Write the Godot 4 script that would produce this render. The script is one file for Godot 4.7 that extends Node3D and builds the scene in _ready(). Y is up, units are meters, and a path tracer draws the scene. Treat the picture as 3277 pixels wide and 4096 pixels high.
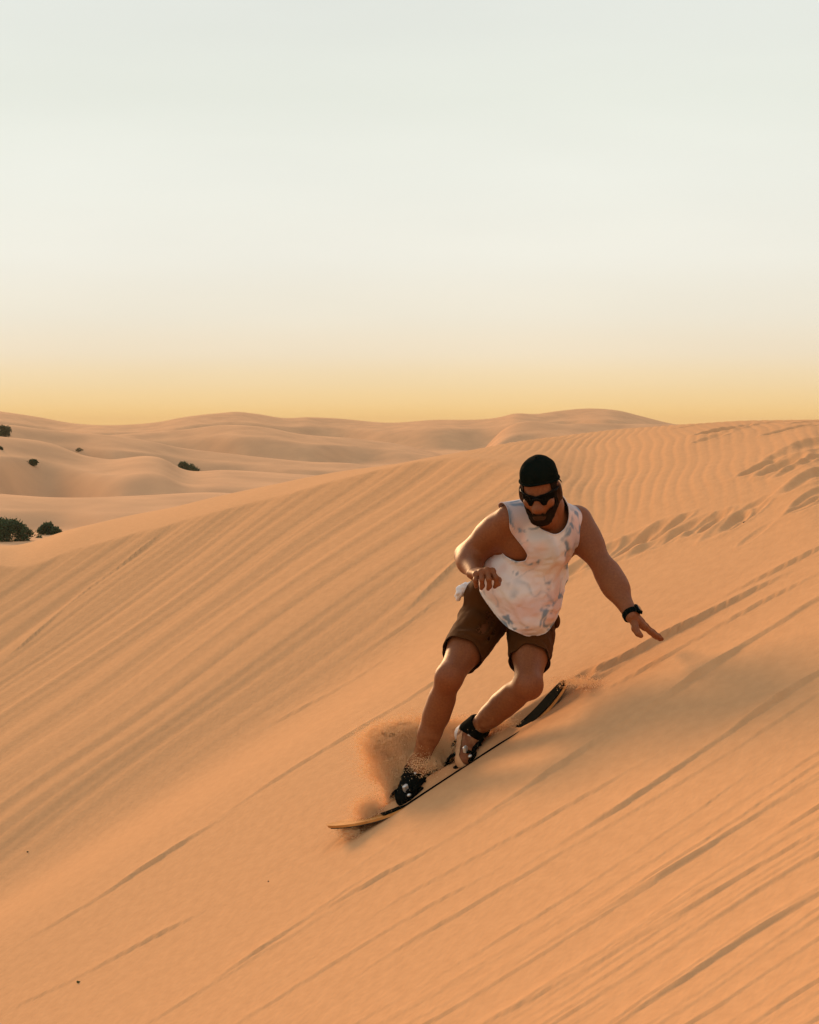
extends Node3D
# A sandboarder on the slip face of a dune at sundown. Heights of the terrain are metres above the eye of the
# photographer (EYE); the person, the board and the spray are built in metres round SPOT, where the board touches the sand.

const EYE := Vector3(0, 7, 0)
const SPOT := Vector3(0.1479, 5.6097, -8.87)
const BOWL := Vector2(-22.5, -5.0)
const STEEP := 0.62

var bowl_radius := 22.9762
var bowl_height := -1.3903
var slow := FastNoiseLite.new()
var fine := FastNoiseLite.new()
var rough := FastNoiseLite.new()
var rng := RandomNumberGenerator.new()

# Survey of the near dune, one row per bearing: tangent of the bearing, distance and height of the slip-face brink, distance and height of the crest.
var brink := [
	[-0.1849, 18.52, -1.139, 21, -1.111],
	[-0.1474, 17.92, -0.948, 20.3, -0.891],
	[-0.1098, 17.33, -0.753, 19.6, -0.703],
	[-0.0562, 16.46, -0.489, 18.5, -0.447],
	[0.0037, 15.43, -0.227, 17.2, -0.239],
	[0.0294, 14.75, -0.186, 17.5, -0.168],
	[0.0508, 13.83, -0.242, 17.8, -0.095],
	[0.0723, 12.42, -0.417, 18, -0.046],
	[0.083, 11.54, -0.536, 17.8, -0.027],
	[0.0938, 11.1, -0.558, 17.4, -0.007],
	[0.1152, 10.71, -0.501, 16.4, 0.025],
	[0.1366, 10.37, -0.437, 15.4, 0.036],
	[0.1623, 10.0, -0.361, 14.4, 0.052],
	[0.1847, 9.7, -0.295, 13.8, 0.062],
]
# Far ridges: distance, front width, back width, then crest heights by bearing.
var ridges := [
	[330.0, 46.0, 120.0, [Vector2(-0.2486, 3.74), Vector2(-0.1844, 2.61), Vector2(-0.1673, 1.76), Vector2(-0.1524, 0.85), Vector2(-0.1246, 0.64), Vector2(-0.1118, 1.06), Vector2(-0.1032, 1.62), Vector2(-0.0861, 2.33), Vector2(-0.0775, 2.54), Vector2(-0.0690, 2.26), Vector2(-0.0561, 1.62), Vector2(-0.0454, 1.76), Vector2(-0.0348, 1.62), Vector2(-0.0070, 0.92), Vector2(0.0080, 1.27), Vector2(0.0422, 1.83), Vector2(0.0465, 2.19), Vector2(0.0572, 2.19), Vector2(0.0679, 2.68), Vector2(0.0829, 3.03), Vector2(0.0936, 2.75), Vector2(0.1043, 1.90), Vector2(0.1150, 0.99), Vector2(0.1364, -0.14), Vector2(0.2005, -0.14)]],
	[210.0, 24.0, 60.0, [Vector2(-0.2487, -1.21), Vector2(-0.1631, -1.03), Vector2(-0.1257, -0.45), Vector2(-0.1024, -0.09), Vector2(-0.0831, 0.36), Vector2(-0.0636, 0.09), Vector2(-0.0506, -0.45), Vector2(-0.0245, -0.94), Vector2(-0.0048, -1.48), Vector2(0.0080, -2.07), Vector2(0.0294, -2.56), Vector2(0.0422, -0.09), Vector2(0.0722, 0.45), Vector2(0.1043, 0.45), Vector2(0.2005, 0.13)]],
	[135.0, 17.0, 30.0, [Vector2(-0.2486, 0.52), Vector2(-0.1798, 0.23), Vector2(-0.1610, -0.09), Vector2(-0.1317, -0.46), Vector2(-0.1199, -0.69), Vector2(-0.1024, -1.18), Vector2(-0.0831, -1.50), Vector2(-0.0637, -1.79), Vector2(-0.0440, -2.02), Vector2(-0.0245, -2.11), Vector2(-0.0159, -2.28), Vector2(0.0080, -2.51), Vector2(0.2007, -2.80)]],
	[98.0, 20.0, 26.0, [Vector2(-0.2487, -0.04), Vector2(-0.1845, -0.34), Vector2(-0.1610, -0.67), Vector2(-0.1465, -1.19), Vector2(-0.1375, -1.34), Vector2(-0.1112, -1.32), Vector2(-0.1024, -1.76), Vector2(-0.0832, -1.82), Vector2(-0.0369, -2.10), Vector2(0.0080, -2.24), Vector2(0.2007, -2.35)]],
	[74.0, 14.0, 16.0, [Vector2(-0.2489, -1.69), Vector2(-0.1847, -2.17), Vector2(-0.1633, -2.26), Vector2(-0.1205, -2.23), Vector2(-0.0883, -2.17), Vector2(-0.0648, -2.26), Vector2(-0.0348, -2.41), Vector2(0.2008, -2.72)]],
]


func _ready() -> void:
	slow.seed = 7
	slow.frequency = 1.0
	slow.noise_type = FastNoiseLite.TYPE_SIMPLEX_SMOOTH
	slow.fractal_type = FastNoiseLite.FRACTAL_NONE
	fine.seed = 23
	fine.frequency = 1.0
	fine.fractal_type = FastNoiseLite.FRACTAL_FBM
	fine.fractal_octaves = 3
	rough.seed = 91
	rough.frequency = 1.0
	rough.fractal_octaves = 4
	rng.seed = 4021
	make_camera()
	make_sky()
	make_sun()
	make_ground()
	make_near_dune()
	make_shrubs()
	make_rider()
	make_board()
	make_spray()
	make_debris()


func make_camera() -> void:
	var c := Camera3D.new()
	c.name = "camera"
	add_child(c)
	c.position = EYE
	c.rotation_degrees = Vector3(-2.15, 0, 0)
	c.keep_aspect = Camera3D.KEEP_HEIGHT
	c.fov = rad_to_deg(2.0 * atan(512.0 / 2218.0))
	c.near = 0.1
	c.far = 6000.0
	c.current = true


func srgb(r: float, g: float, b: float) -> Color:
	return Color(r / 255.0, g / 255.0, b / 255.0)


func make_sky() -> void:
	# elevation, colour away from the sun, colour under the sun
	var stops := [[0.0, srgb(254, 208, 128), srgb(255, 196, 92)], [0.35, srgb(252, 212, 140), srgb(254, 203, 110)], [0.75, srgb(249, 217, 158), srgb(251, 212, 138)], [1.25, srgb(246, 222, 177), srgb(248, 220, 166)], [2.0, srgb(243, 229, 202), srgb(244, 228, 195)], [3.0, srgb(241, 235, 217), srgb(245, 239, 218)], [4.5, srgb(242, 241, 229), srgb(247, 246, 233)], [6.5, srgb(238, 240, 230), srgb(244, 245, 235)], [8.5, srgb(232, 236, 226), srgb(239, 242, 233)], [11.0, srgb(229, 233, 226), srgb(235, 238, 231)], [35.0, srgb(214, 221, 223), srgb(218, 224, 226)], [90.0, srgb(178, 194, 206), srgb(178, 194, 206)]]
	var w := 1024
	var h := 2048
	var im := Image.create(w, h, false, Image.FORMAT_RGBF)
	for y in h:
		var e := 90.0 - (y + 0.5) / h * 180.0
		var c: Color = srgb(205, 160, 112).srgb_to_linear()
		var warm: Color = c
		if e > 0.0:
			for k in stops.size() - 1:
				if e >= stops[k][0] and e <= stops[k + 1][0]:
					var t := smoothstep(float(stops[k][0]), float(stops[k + 1][0]), e) * 0.3 + 0.7 * (e - float(stops[k][0])) / (float(stops[k + 1][0]) - float(stops[k][0]))
					c = (stops[k][1] as Color).srgb_to_linear().lerp((stops[k + 1][1] as Color).srgb_to_linear(), t)
					warm = (stops[k][2] as Color).srgb_to_linear().lerp((stops[k + 1][2] as Color).srgb_to_linear(), t)
		for x in w:
			var az := (x + 0.5) / w * TAU
			var off := absf(wrapf(az - PI + deg_to_rad(90.0 - 66.0), -PI, PI))
			var q := c.lerp(warm, exp(-off * off / 0.16))
			var d := Vector3(cos(az), sin(az), e * 0.05)
			var veil := 1.0 + 0.022 * slow.get_noise_3d(d.x * 6.0, d.y * 6.0, d.z * 3.0 + d.x * 2.0) + 0.016 * fine.get_noise_3d(d.x * 7.0, d.y * 7.0, d.z * 14.0 - d.x * 4.0)
			im.set_pixel(x, y, Color(q.r * veil, q.g * veil, q.b * veil))
	var m := PanoramaSkyMaterial.new()
	m.panorama = ImageTexture.create_from_image(im)
	var sky := Sky.new()
	sky.sky_material = m
	var env := Environment.new()
	env.background_mode = Environment.BG_SKY
	env.sky = sky
	env.tonemap_mode = Environment.TONE_MAPPER_LINEAR
	env.tonemap_exposure = 1.0
	env.sdfgi_enabled = true
	env.ssao_enabled = true
	env.ssil_enabled = true
	env.volumetric_fog_enabled = true
	env.volumetric_fog_density = 0.0
	env.fog_enabled = true
	env.fog_density = 0.0004
	env.fog_light_color = srgb(244, 211, 170)
	var we := WorldEnvironment.new()
	we.name = "environment"
	we.environment = env
	add_child(we)


func make_sun() -> void:
	var l := DirectionalLight3D.new()
	l.name = "sun"
	add_child(l)
	var high := deg_to_rad(14.0)
	var behind := deg_to_rad(66.0)
	l.look_at_from_position(Vector3(-cos(behind) * cos(high), sin(high), -sin(behind) * cos(high)), Vector3.ZERO)
	l.light_energy = 1.5
	l.light_color = Color(1.0, 0.79, 0.57)
	l.light_angular_distance = 15
	l.shadow_enabled = true


# ---- small helpers ----

func label(o: Node, text: String, category: String, group := "", kind := "") -> void:
	if text:
		o.set_meta("label", text)
	if category:
		o.set_meta("category", category)
	if group:
		o.set_meta("group", group)
	if kind:
		o.set_meta("kind", kind)


func mesh_node(called: String, m: Mesh, mat: Material, parent: Node) -> MeshInstance3D:
	var o := MeshInstance3D.new()
	o.name = called
	o.mesh = m
	o.material_override = mat
	parent.add_child(o, true)
	return o


func paint(c: Color, roughness := 0.9, metallic := 0.0) -> StandardMaterial3D:
	var m := StandardMaterial3D.new()
	m.albedo_color = c
	m.roughness = roughness
	m.metallic = metallic
	return m


func lookup(points: Array, a: float) -> float:
	if a <= points[0].x:
		return points[0].y
	for k in points.size() - 1:
		var p: Vector2 = points[k]
		var q: Vector2 = points[k + 1]
		if a <= q.x:
			# monotone smooth interpolation keeps ridge tops round
			var before: Vector2 = points[maxi(k - 1, 0)]
			var after: Vector2 = points[mini(k + 2, points.size() - 1)]
			return cubic_interpolate_in_time(p.y, q.y, before.y, after.y, (a - p.x) / (q.x - p.x), q.x - p.x, before.x - p.x, after.x - p.x)
	return points[points.size() - 1].y


# A height sheet in fans round the eye: bearings (tangents) by distances.
func fan_mesh(bearings: PackedFloat32Array, distances: PackedFloat32Array, height: Callable, uv: Callable) -> ArrayMesh:
	var nb := bearings.size()
	var nd := distances.size()
	var v := PackedVector3Array()
	var t := PackedVector2Array()
	var n := PackedVector3Array()
	v.resize(nb * nd)
	t.resize(nb * nd)
	n.resize(nb * nd)
	for i in nb:
		var a := bearings[i]
		for j in nd:
			var d := distances[j]
			v[i * nd + j] = Vector3(a * d, EYE.y + float(height.call(a, d)), -d)
			t[i * nd + j] = uv.call(a * d, d)
	for i in nb:
		for j in nd:
			var p := v[mini(i + 1, nb - 1) * nd + j] - v[maxi(i - 1, 0) * nd + j]
			var q := v[i * nd + mini(j + 1, nd - 1)] - v[i * nd + maxi(j - 1, 0)]
			n[i * nd + j] = p.cross(q).normalized()
	var f := PackedInt32Array()
	f.resize((nb - 1) * (nd - 1) * 6)
	var k := 0
	for i in nb - 1:
		for j in nd - 1:
			var c := i * nd + j
			f[k] = c
			f[k + 1] = c + 1
			f[k + 2] = c + nd + 1
			f[k + 3] = c
			f[k + 4] = c + nd + 1
			f[k + 5] = c + nd
			k += 6
	var arrays := []
	arrays.resize(Mesh.ARRAY_MAX)
	arrays[Mesh.ARRAY_VERTEX] = v
	arrays[Mesh.ARRAY_NORMAL] = n
	arrays[Mesh.ARRAY_TEX_UV] = t
	arrays[Mesh.ARRAY_INDEX] = f
	var m := ArrayMesh.new()
	m.add_surface_from_arrays(Mesh.PRIMITIVE_TRIANGLES, arrays)
	return m


func ramp_texture(seed_: int, w: int, h: int, frequency: float, low: Color, high: Color, octaves := 4) -> NoiseTexture2D:
	var n := FastNoiseLite.new()
	n.seed = seed_
	n.frequency = frequency
	n.fractal_octaves = octaves
	var g := Gradient.new()
	g.set_color(0, low)
	g.set_color(1, high)
	var x := NoiseTexture2D.new()
	x.width = w
	x.height = h
	x.seamless = true
	x.noise = n
	x.color_ramp = g
	return x


# ---- terrain ----

const SAND := Color(0.815, 0.613, 0.437)
const FAR_SAND := Color(0.85, 0.655, 0.498)


func ground_height(a: float, d: float) -> float:
	var x := a * d
	var floor_h := -3.0
	if d > 380.0:
		floor_h = lerpf(-3.0, -17.0, smoothstep(380.0, 1100.0, d))
	var h := floor_h + 0.22 * slow.get_noise_2d(x * 0.05, d * 0.028) * smoothstep(30.0, 80.0, d)
	for r in ridges:
		var dist: float = r[0] * (1.0 + 0.03 * slow.get_noise_2d(a * 8.0, r[0]))
		if d < dist - r[1] or d > dist + r[2]:
			continue
		var top := lookup(r[3], a)
		if top < floor_h:
			continue
		var s := 0.0
		if d < dist:
			var t := (dist - d) / float(r[1])
			# a broad rounded crest, then the slip face, then a soft foot
			var turn := 0.44 + 0.20 * slow.get_noise_2d(a * 22.0, dist * 0.01)
			s = 0.26 * smoothstep(0.0, turn, t) + 0.74 * smoothstep(turn - 0.03, minf(turn + 0.36, 1.0), t)
		else:
			s = smoothstep(0.0, 1.0, (d - dist) / float(r[2]))
		var rise := top + (floor_h - 0.3 - top) * s
		rise += (0.10 * slow.get_noise_2d(x * 0.09, d * 0.06) + 0.05 * fine.get_noise_2d(x * 0.35, d * 0.16)) * s
		# ridges join in soft saddles
		var k := 0.12
		var e := clampf(0.5 + 0.5 * (rise - h) / k, 0.0, 1.0)
		h = lerpf(h, rise, e) + k * e * (1.0 - e) * 0.5
	return h


func make_ground() -> void:
	var b := PackedFloat32Array()
	for i in 41:
		b.append(lerpf(-0.75, -0.2, i / 41.0))
	for i in 441:
		b.append(lerpf(-0.2, 0.2, i / 441.0))
	for i in 42:
		b.append(lerpf(0.2, 0.75, i / 41.0))
	var d := PackedFloat32Array()
	for j in 460:
		d.append(24.0 * pow(460.0 / 24.0, j / 460.0))
	for j in 31:
		d.append(460.0 * pow(1700.0 / 460.0, j / 30.0))
	var m := StandardMaterial3D.new()
	m.albedo_color = FAR_SAND
	m.albedo_texture = ramp_texture(5, 512, 512, 0.012, srgb(226, 226, 226), srgb(255, 252, 248))
	m.uv1_triplanar = true
	m.uv1_world_triplanar = true
	m.uv1_scale = Vector3(0.045, 0.045, 0.045)
	m.roughness = 1.0
	m.metallic_specular = 0.1
	var o := mesh_node("ground", fan_mesh(b, d, ground_height, func(x: float, z: float) -> Vector2: return Vector2(x, z) * 0.1), m, self)
	label(o, "pale rolling desert floor with low hazy dunes out to the horizon", "", "", "structure")


func cone_height(x: float, d: float) -> float:
	return bowl_height + STEEP * (Vector2(x, -d).distance_to(BOWL) - bowl_radius)


func bearing_row(a: float) -> Array:
	var k := 0
	while k < brink.size() - 2 and a > brink[k + 1][0]:
		k += 1
	var p: Array = brink[k]
	var q: Array = brink[k + 1]
	var before: Array = brink[maxi(k - 1, 0)]
	var after: Array = brink[mini(k + 2, brink.size() - 1)]
	var w: float = q[0] - p[0]
	var t := clampf((a - float(p[0])) / w, -1.5, 2.5)
	var out := []
	for c in 4:
		if t < 0.0 or t > 1.0:
			out.append(lerpf(p[c + 1], q[c + 1], t))
		else:
			out.append(cubic_interpolate_in_time(p[c + 1], q[c + 1], before[c + 1], after[c + 1], t, w, float(before[0]) - float(p[0]), float(after[0]) - float(p[0])))
	return out


var row_now := []
var row_bearing := -99.0
var tracks := []
var track_near := {}
var prints := []


# smooth dune shape without its small relief
func dune_base(a: float, d: float) -> Vector2:
	if a != row_bearing:
		row_bearing = a
		row_now = bearing_row(a)
	var de: float = row_now[0]
	var he: float = row_now[1]
	var dc: float = row_now[2]
	var hc: float = row_now[3]
	var lean := hc / dc
	var k := (hc + lean * (de - dc) - he) / ((de - dc) * (de - dc))
	var top := 0.0
	if d < de:
		top = he + (lean - 2.0 * k * (de - dc)) * (d - de)
	else:
		top = hc + lean * (d - dc) - k * (d - dc) * (d - dc)
		if d > dc:
			top -= 0.02 * (d - dc) * (d - dc)
	var face := cone_height(a * d, d)
	var soft := lerpf(0.012, 0.07, smoothstep(-0.02, 0.06, a))
	var e := clampf(0.5 + 0.5 * (face - top) / soft, 0.0, 1.0) * smoothstep(de - 1.0, de - 0.1, d)
	var h := lerpf(face, top, e) - soft * e * (1.0 - e)
	return Vector2(h, e)


func dune_height(a: float, d: float) -> float:
	var base := dune_base(a, d)
	var h := base.x
	var on_top := base.y
	var x := a * d
	var px := x - BOWL.x
	var pz := d + BOWL.y
	var r := sqrt(px * px + pz * pz)
	var t := atan2(pz, px) * 23.0
	var on_face := 1.0 - on_top
	if on_face > 0.01:
		# the far face and the near slope meet in a soft hollow
		var into := (t - (7.1262 + -0.2596 * (r - 23.0))) / 0.95
		h -= 0.14 * exp(-into * into) * on_face * smoothstep(23.920 + 1.2, 23.920 - 1.0, r)
		# flow marks run down the fall line: t goes across them, r along them
		var bend := 0.10 * slow.get_noise_2d(r * 0.6, t * 0.4)
		var tt := t + bend
		var upper := smoothstep(-0.5, 0.9, into) * 0.9 + 0.1
		var flow := 0.0105 * slow.get_noise_2d(tt * 2.1, r * 0.10) * upper
		flow += 0.0045 * slow.get_noise_2d(tt * 5.2 + 40.0, r * 0.18) * upper
		flow += 0.0017 * slow.get_noise_2d(tt * 11.5 + 90.0, r * 0.3) * upper
		var calm := smoothstep(-0.25, 0.45, slow.get_noise_2d(tt * 0.45 - 20.0, r * 0.3))
		flow += 0.0007 * calm * fine.get_noise_2d(tt * 15.0, r * 0.7)
		# crisp little scarps: each step drops towards the near side
		var lower := 1.0 - smoothstep(-1.6, 0.6, t)
		var s := slow.get_noise_2d(tt * 1.25 + 7.0, r * 0.13 + 3.0) * 5.0
		var part := s - floorf(s)
		flow += 0.0045 * (part - smoothstep(0.86, 1.0, part)) * (0.12 + lower) * smoothstep(-0.2, 0.5, slow.get_noise_2d(tt * 0.7 + 50.0, r * 0.25))
		var s2 := fine.get_noise_2d(tt * 4.0 - 11.0, r * 0.45) * 5.0
		var part2 := s2 - floorf(s2)
		flow += 0.0028 * calm * (part2 - smoothstep(0.86, 1.0, part2)) * (0.12 + lower)
		for k in track_near.get(floori(tt * 2.0), []):
			if r > k[1] and r < k[2]:
				var off: float = tt - k[0] - float(k[5]) * (r - k[1]) + 0.025 * slow.get_noise_2d(r * 1.3, k[0] * 9.0) + 0.006 * slow.get_noise_2d(r * 7.0, k[0] * 3.0)
				if off > -0.06 and off < 0.6:
					var fade: float = smoothstep(k[1], k[1] + 0.4, r) * (1.0 - smoothstep(k[2] - 0.5, k[2], r)) * (0.75 + 0.6 * slow.get_noise_2d(r * 2.2, k[0] * 5.0))
					flow += k[3] * fade * smoothstep(-k[4], k[4], off) * exp(-maxf(off, 0.0) / (0.025 + 3.5 * float(k[3])))
		h += flow * on_face
	if on_top > 0.01:
		# wind ripples on the crest
		var drift := 0.55 * slow.get_noise_2d(x * 0.5, d * 0.22) + 0.20 * slow.get_noise_2d(x * 1.6 + 30.0, d * 0.8)
		var phase := (x * 0.97 - (d - 12.0) * 0.11) / 0.066 + drift * 1.7
		var wave := sin(TAU * phase)
		wave = wave + 0.25 * sin(2.0 * TAU * phase + 1.0)
		var strength := smoothstep(-0.04, 0.05, a) * (0.65 + 0.6 * slow.get_noise_2d(x * 0.8 + 9.0, d * 0.35))
		h += 0.0022 * wave * strength * smoothstep(0.3, 1.0, on_top)
		h += 0.010 * slow.get_noise_2d(x * 0.9, d * 0.5) * on_top
	for p in prints:
		var dx: float = x - p[0]
		var dz: float = d - p[1]
		if absf(dx) < p[6] and absf(dz) < p[6]:
			var u: float = (dx * p[4] + dz * p[5]) / p[2]
			var w: float = (-dx * p[5] + dz * p[4]) / p[3]
			var q := u * u + w * w + 0.7 * slow.get_noise_2d(x * 4.5, d * 3.5)
			if q < 7.0:
				h += p[7] * (-exp(-q * q * 0.8) + 0.26 * exp(-(q - 2.1) * (q - 2.1) * 1.4))
	return h


func make_near_dune() -> void:
	# long scarps left by sand slides and older runs: across, from, to (along), height, sharpness, skew
	tracks = [
		[2.056, 22.85, 24.20, 0.027, 0.007, -0.0573],
		[2.003, 22.34, 24.15, 0.013, 0.006, -0.1282],
		[3.014, 22.80, 23.65, 0.020, 0.006, -0.0525],
		[2.993, 23.20, 24.50, 0.025, 0.007, -0.0456],
		[3.155, 22.26, 23.25, 0.015, 0.006, -0.2616],
		[3.092, 21.79, 22.71, 0.013, 0.006, 0.1336],
		[5.795, 21.24, 22.47, 0.016, 0.006, -0.2193],
		[5.623, 22.02, 23.63, 0.015, 0.006, -0.0688],
		[11.888, 22.30, 24.29, 0.018, 0.006, 0.2596],
		[1.180, 22.74, 23.96, 0.010, 0.005, -0.1378],
		[0.817, 22.54, 23.85, 0.011, 0.006, -0.2539],
		[0.124, 22.83, 23.75, 0.013, 0.006, -0.0379],
		[2.445, 21.87, 23.12, 0.010, 0.005, -0.2639],
		[2.628, 22.44, 23.62, 0.009, 0.005, -0.3291],
		[7.173, 22.67, 23.71, 0.013, 0.009, -0.3368],
		[7.391, 23.53, 25.12, 0.020, 0.006, 0.3716],
		[7.340, 23.21, 24.08, 0.013, 0.006, -0.1788],
		[3.947, 22.56, 23.79, 0.037, 0.008, -0.0698],
		[4.069, 23.34, 24.39, 0.040, 0.008, -0.4856],
		[3.752, 23.40, 24.64, 0.013, 0.006, -0.4868],
		[3.953, 23.91, 24.78, 0.022, 0.007, -0.4779],
		[3.167, 21.59, 22.62, 0.010, 0.005, -0.1567],
		[0.717, 23.09, 23.88, 0.010, 0.005, -0.0193],
		[4.793, 21.18, 22.15, 0.022, 0.007, -0.7202],
		[3.410, 22.30, 23.18, 0.007, 0.005, 0.1532],
	]
	for k in 260:
		# many faint thin slide lines on the lower slope
		var across := rng.randf_range(-9.0, 1.5)
		var along := rng.randf_range(21.0, 24.6)
		tracks.append([across, along, along + rng.randf_range(0.5, 2.6), rng.randf_range(0.0035, 0.0085), 0.0035, rng.randf_range(-0.03, 0.03)])
	for k in tracks:
		var last: float = k[0] + float(k[5]) * (float(k[2]) - float(k[1]))
		for q in range(floori((minf(k[0], last) - 0.15) * 2.0), floori((maxf(k[0], last) + 0.65) * 2.0) + 1):
			if not track_near.has(q):
				track_near[q] = []
			track_near[q].append(k)
	# footprints and slumps: x, distance, half length, half width, direction, reach, depth
	for p in [
		[1.937, 13.627, 0.163, 0.120, 1.55, 0.037],
		[1.810, 13.244, 0.106, 0.073, 1.05, 0.018],
		[2.160, 12.569, 0.115, 0.074, 0.20, 0.020],
		[2.048, 11.331, 0.183, 0.136, 0.75, 0.030],
		[1.839, 10.944, 0.098, 0.092, 1.13, 0.027],
		[1.770, 11.165, 0.100, 0.065, 0.17, 0.026],
		[1.856, 10.710, 0.085, 0.065, 0.61, 0.015],
		[1.883, 10.265, 0.143, 0.121, 0.52, 0.027],
		[1.900, 14.936, 0.105, 0.043, 0.02, 0.012],
		[2.139, 13.793, 0.178, 0.109, 0.21, 0.017],
		[2.329, 13.069, 0.099, 0.064, 0.86, 0.011],
		[2.002, 10.827, 0.083, 0.053, 0.83, 0.014],
		[0.834, 11.111, 0.149, 0.099, 0.09, 0.031],
		[0.920, 11.066, 0.119, 0.062, 0.81, 0.022],
		[1.041, 10.989, 0.132, 0.100, 0.76, 0.029],
		[1.081, 10.926, 0.094, 0.060, 0.05, 0.017],
		[1.144, 10.917, 0.137, 0.091, 0.49, 0.036],
		[1.201, 10.832, 0.102, 0.052, 0.15, 0.022],
		[1.233, 10.823, 0.108, 0.060, 0.11, 0.026],
		[1.150, 10.719, 0.083, 0.067, 0.63, 0.015],
		[1.269, 10.625, 0.091, 0.065, 0.24, 0.017],
		[1.328, 10.620, 0.080, 0.068, 0.38, 0.015],
		[1.389, 10.494, 0.085, 0.060, 0.46, 0.020],
		[1.436, 10.431, 0.082, 0.054, 0.69, 0.019],
		[1.458, 10.233, 0.098, 0.072, 0.97, 0.017],
		[1.496, 10.238, 0.073, 0.052, 1.02, 0.015],
		[1.555, 10.170, 0.102, 0.053, 0.64, 0.021],
		[1.728, 9.774, 0.082, 0.037, 0.26, 0.016],
		[1.774, 9.702, 0.085, 0.056, -0.10, 0.014],
		[1.779, 9.833, 0.092, 0.062, 0.70, 0.017],
		[1.594, 10.314, 0.085, 0.058, 0.34, 0.014],
		[1.528, 9.747, 0.070, 0.037, 0.54, 0.007],
		[0.546, 8.995, 0.160, 0.085, 0.17, 0.045],
		[-0.195, 8.848, 0.100, 0.040, 0.20, -0.012],
	]:
		var dir := Vector2(cos(p[4]), sin(p[4]))
		prints.append([p[0], p[1], p[2], p[3], dir.x, dir.y, maxf(p[2], p[3]) * 3.0, p[5]])
	var b := PackedFloat32Array()
	for i in 40:
		b.append(lerpf(-1.8, -0.195, i / 40.0))
	for i in 700:
		b.append(lerpf(-0.195, 0.195, i / 700.0))
	for i in 41:
		b.append(lerpf(0.195, 1.8, i / 40.0))
	var d := PackedFloat32Array()
	for j in 30:
		d.append(0.5 * pow(3.6 / 0.5, j / 30.0))
	for j in 900:
		d.append(3.6 * pow(22.0 / 3.6, j / 900.0))
	for j in 41:
		d.append(22.0 * pow(46.0 / 22.0, j / 40.0))
	var m := StandardMaterial3D.new()
	m.albedo_color = SAND
	m.albedo_texture = ramp_texture(11, 2048, 512, 0.045, srgb(243, 241, 238), srgb(255, 254, 252), 4)
	m.roughness = 1.0
	m.metallic_specular = 0.1
	var grain := FastNoiseLite.new()
	grain.seed = 77
	grain.frequency = 0.11
	grain.fractal_octaves = 3
	var bumps := NoiseTexture2D.new()
	bumps.width = 2048
	bumps.height = 512
	bumps.seamless = true
	bumps.as_normal_map = true
	bumps.bump_strength = 3.0
	bumps.noise = grain
	m.normal_enabled = true
	m.normal_texture = bumps
	m.normal_scale = 0.11
	var o := mesh_node("dune", fan_mesh(b, d, dune_height, func(x: float, z: float) -> Vector2: return Vector2(atan2(z + BOWL.y, x - BOWL.x) * 23.0 / 12.0, Vector2(x, -z).distance_to(BOWL) / 1.3)), m, self)
	label(o, "steep orange sand dune face with flow marks, ripples and footprints", "", "", "structure")


# ---- bodies: distance fields joined smoothly and meshed as surface nets ----

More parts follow.
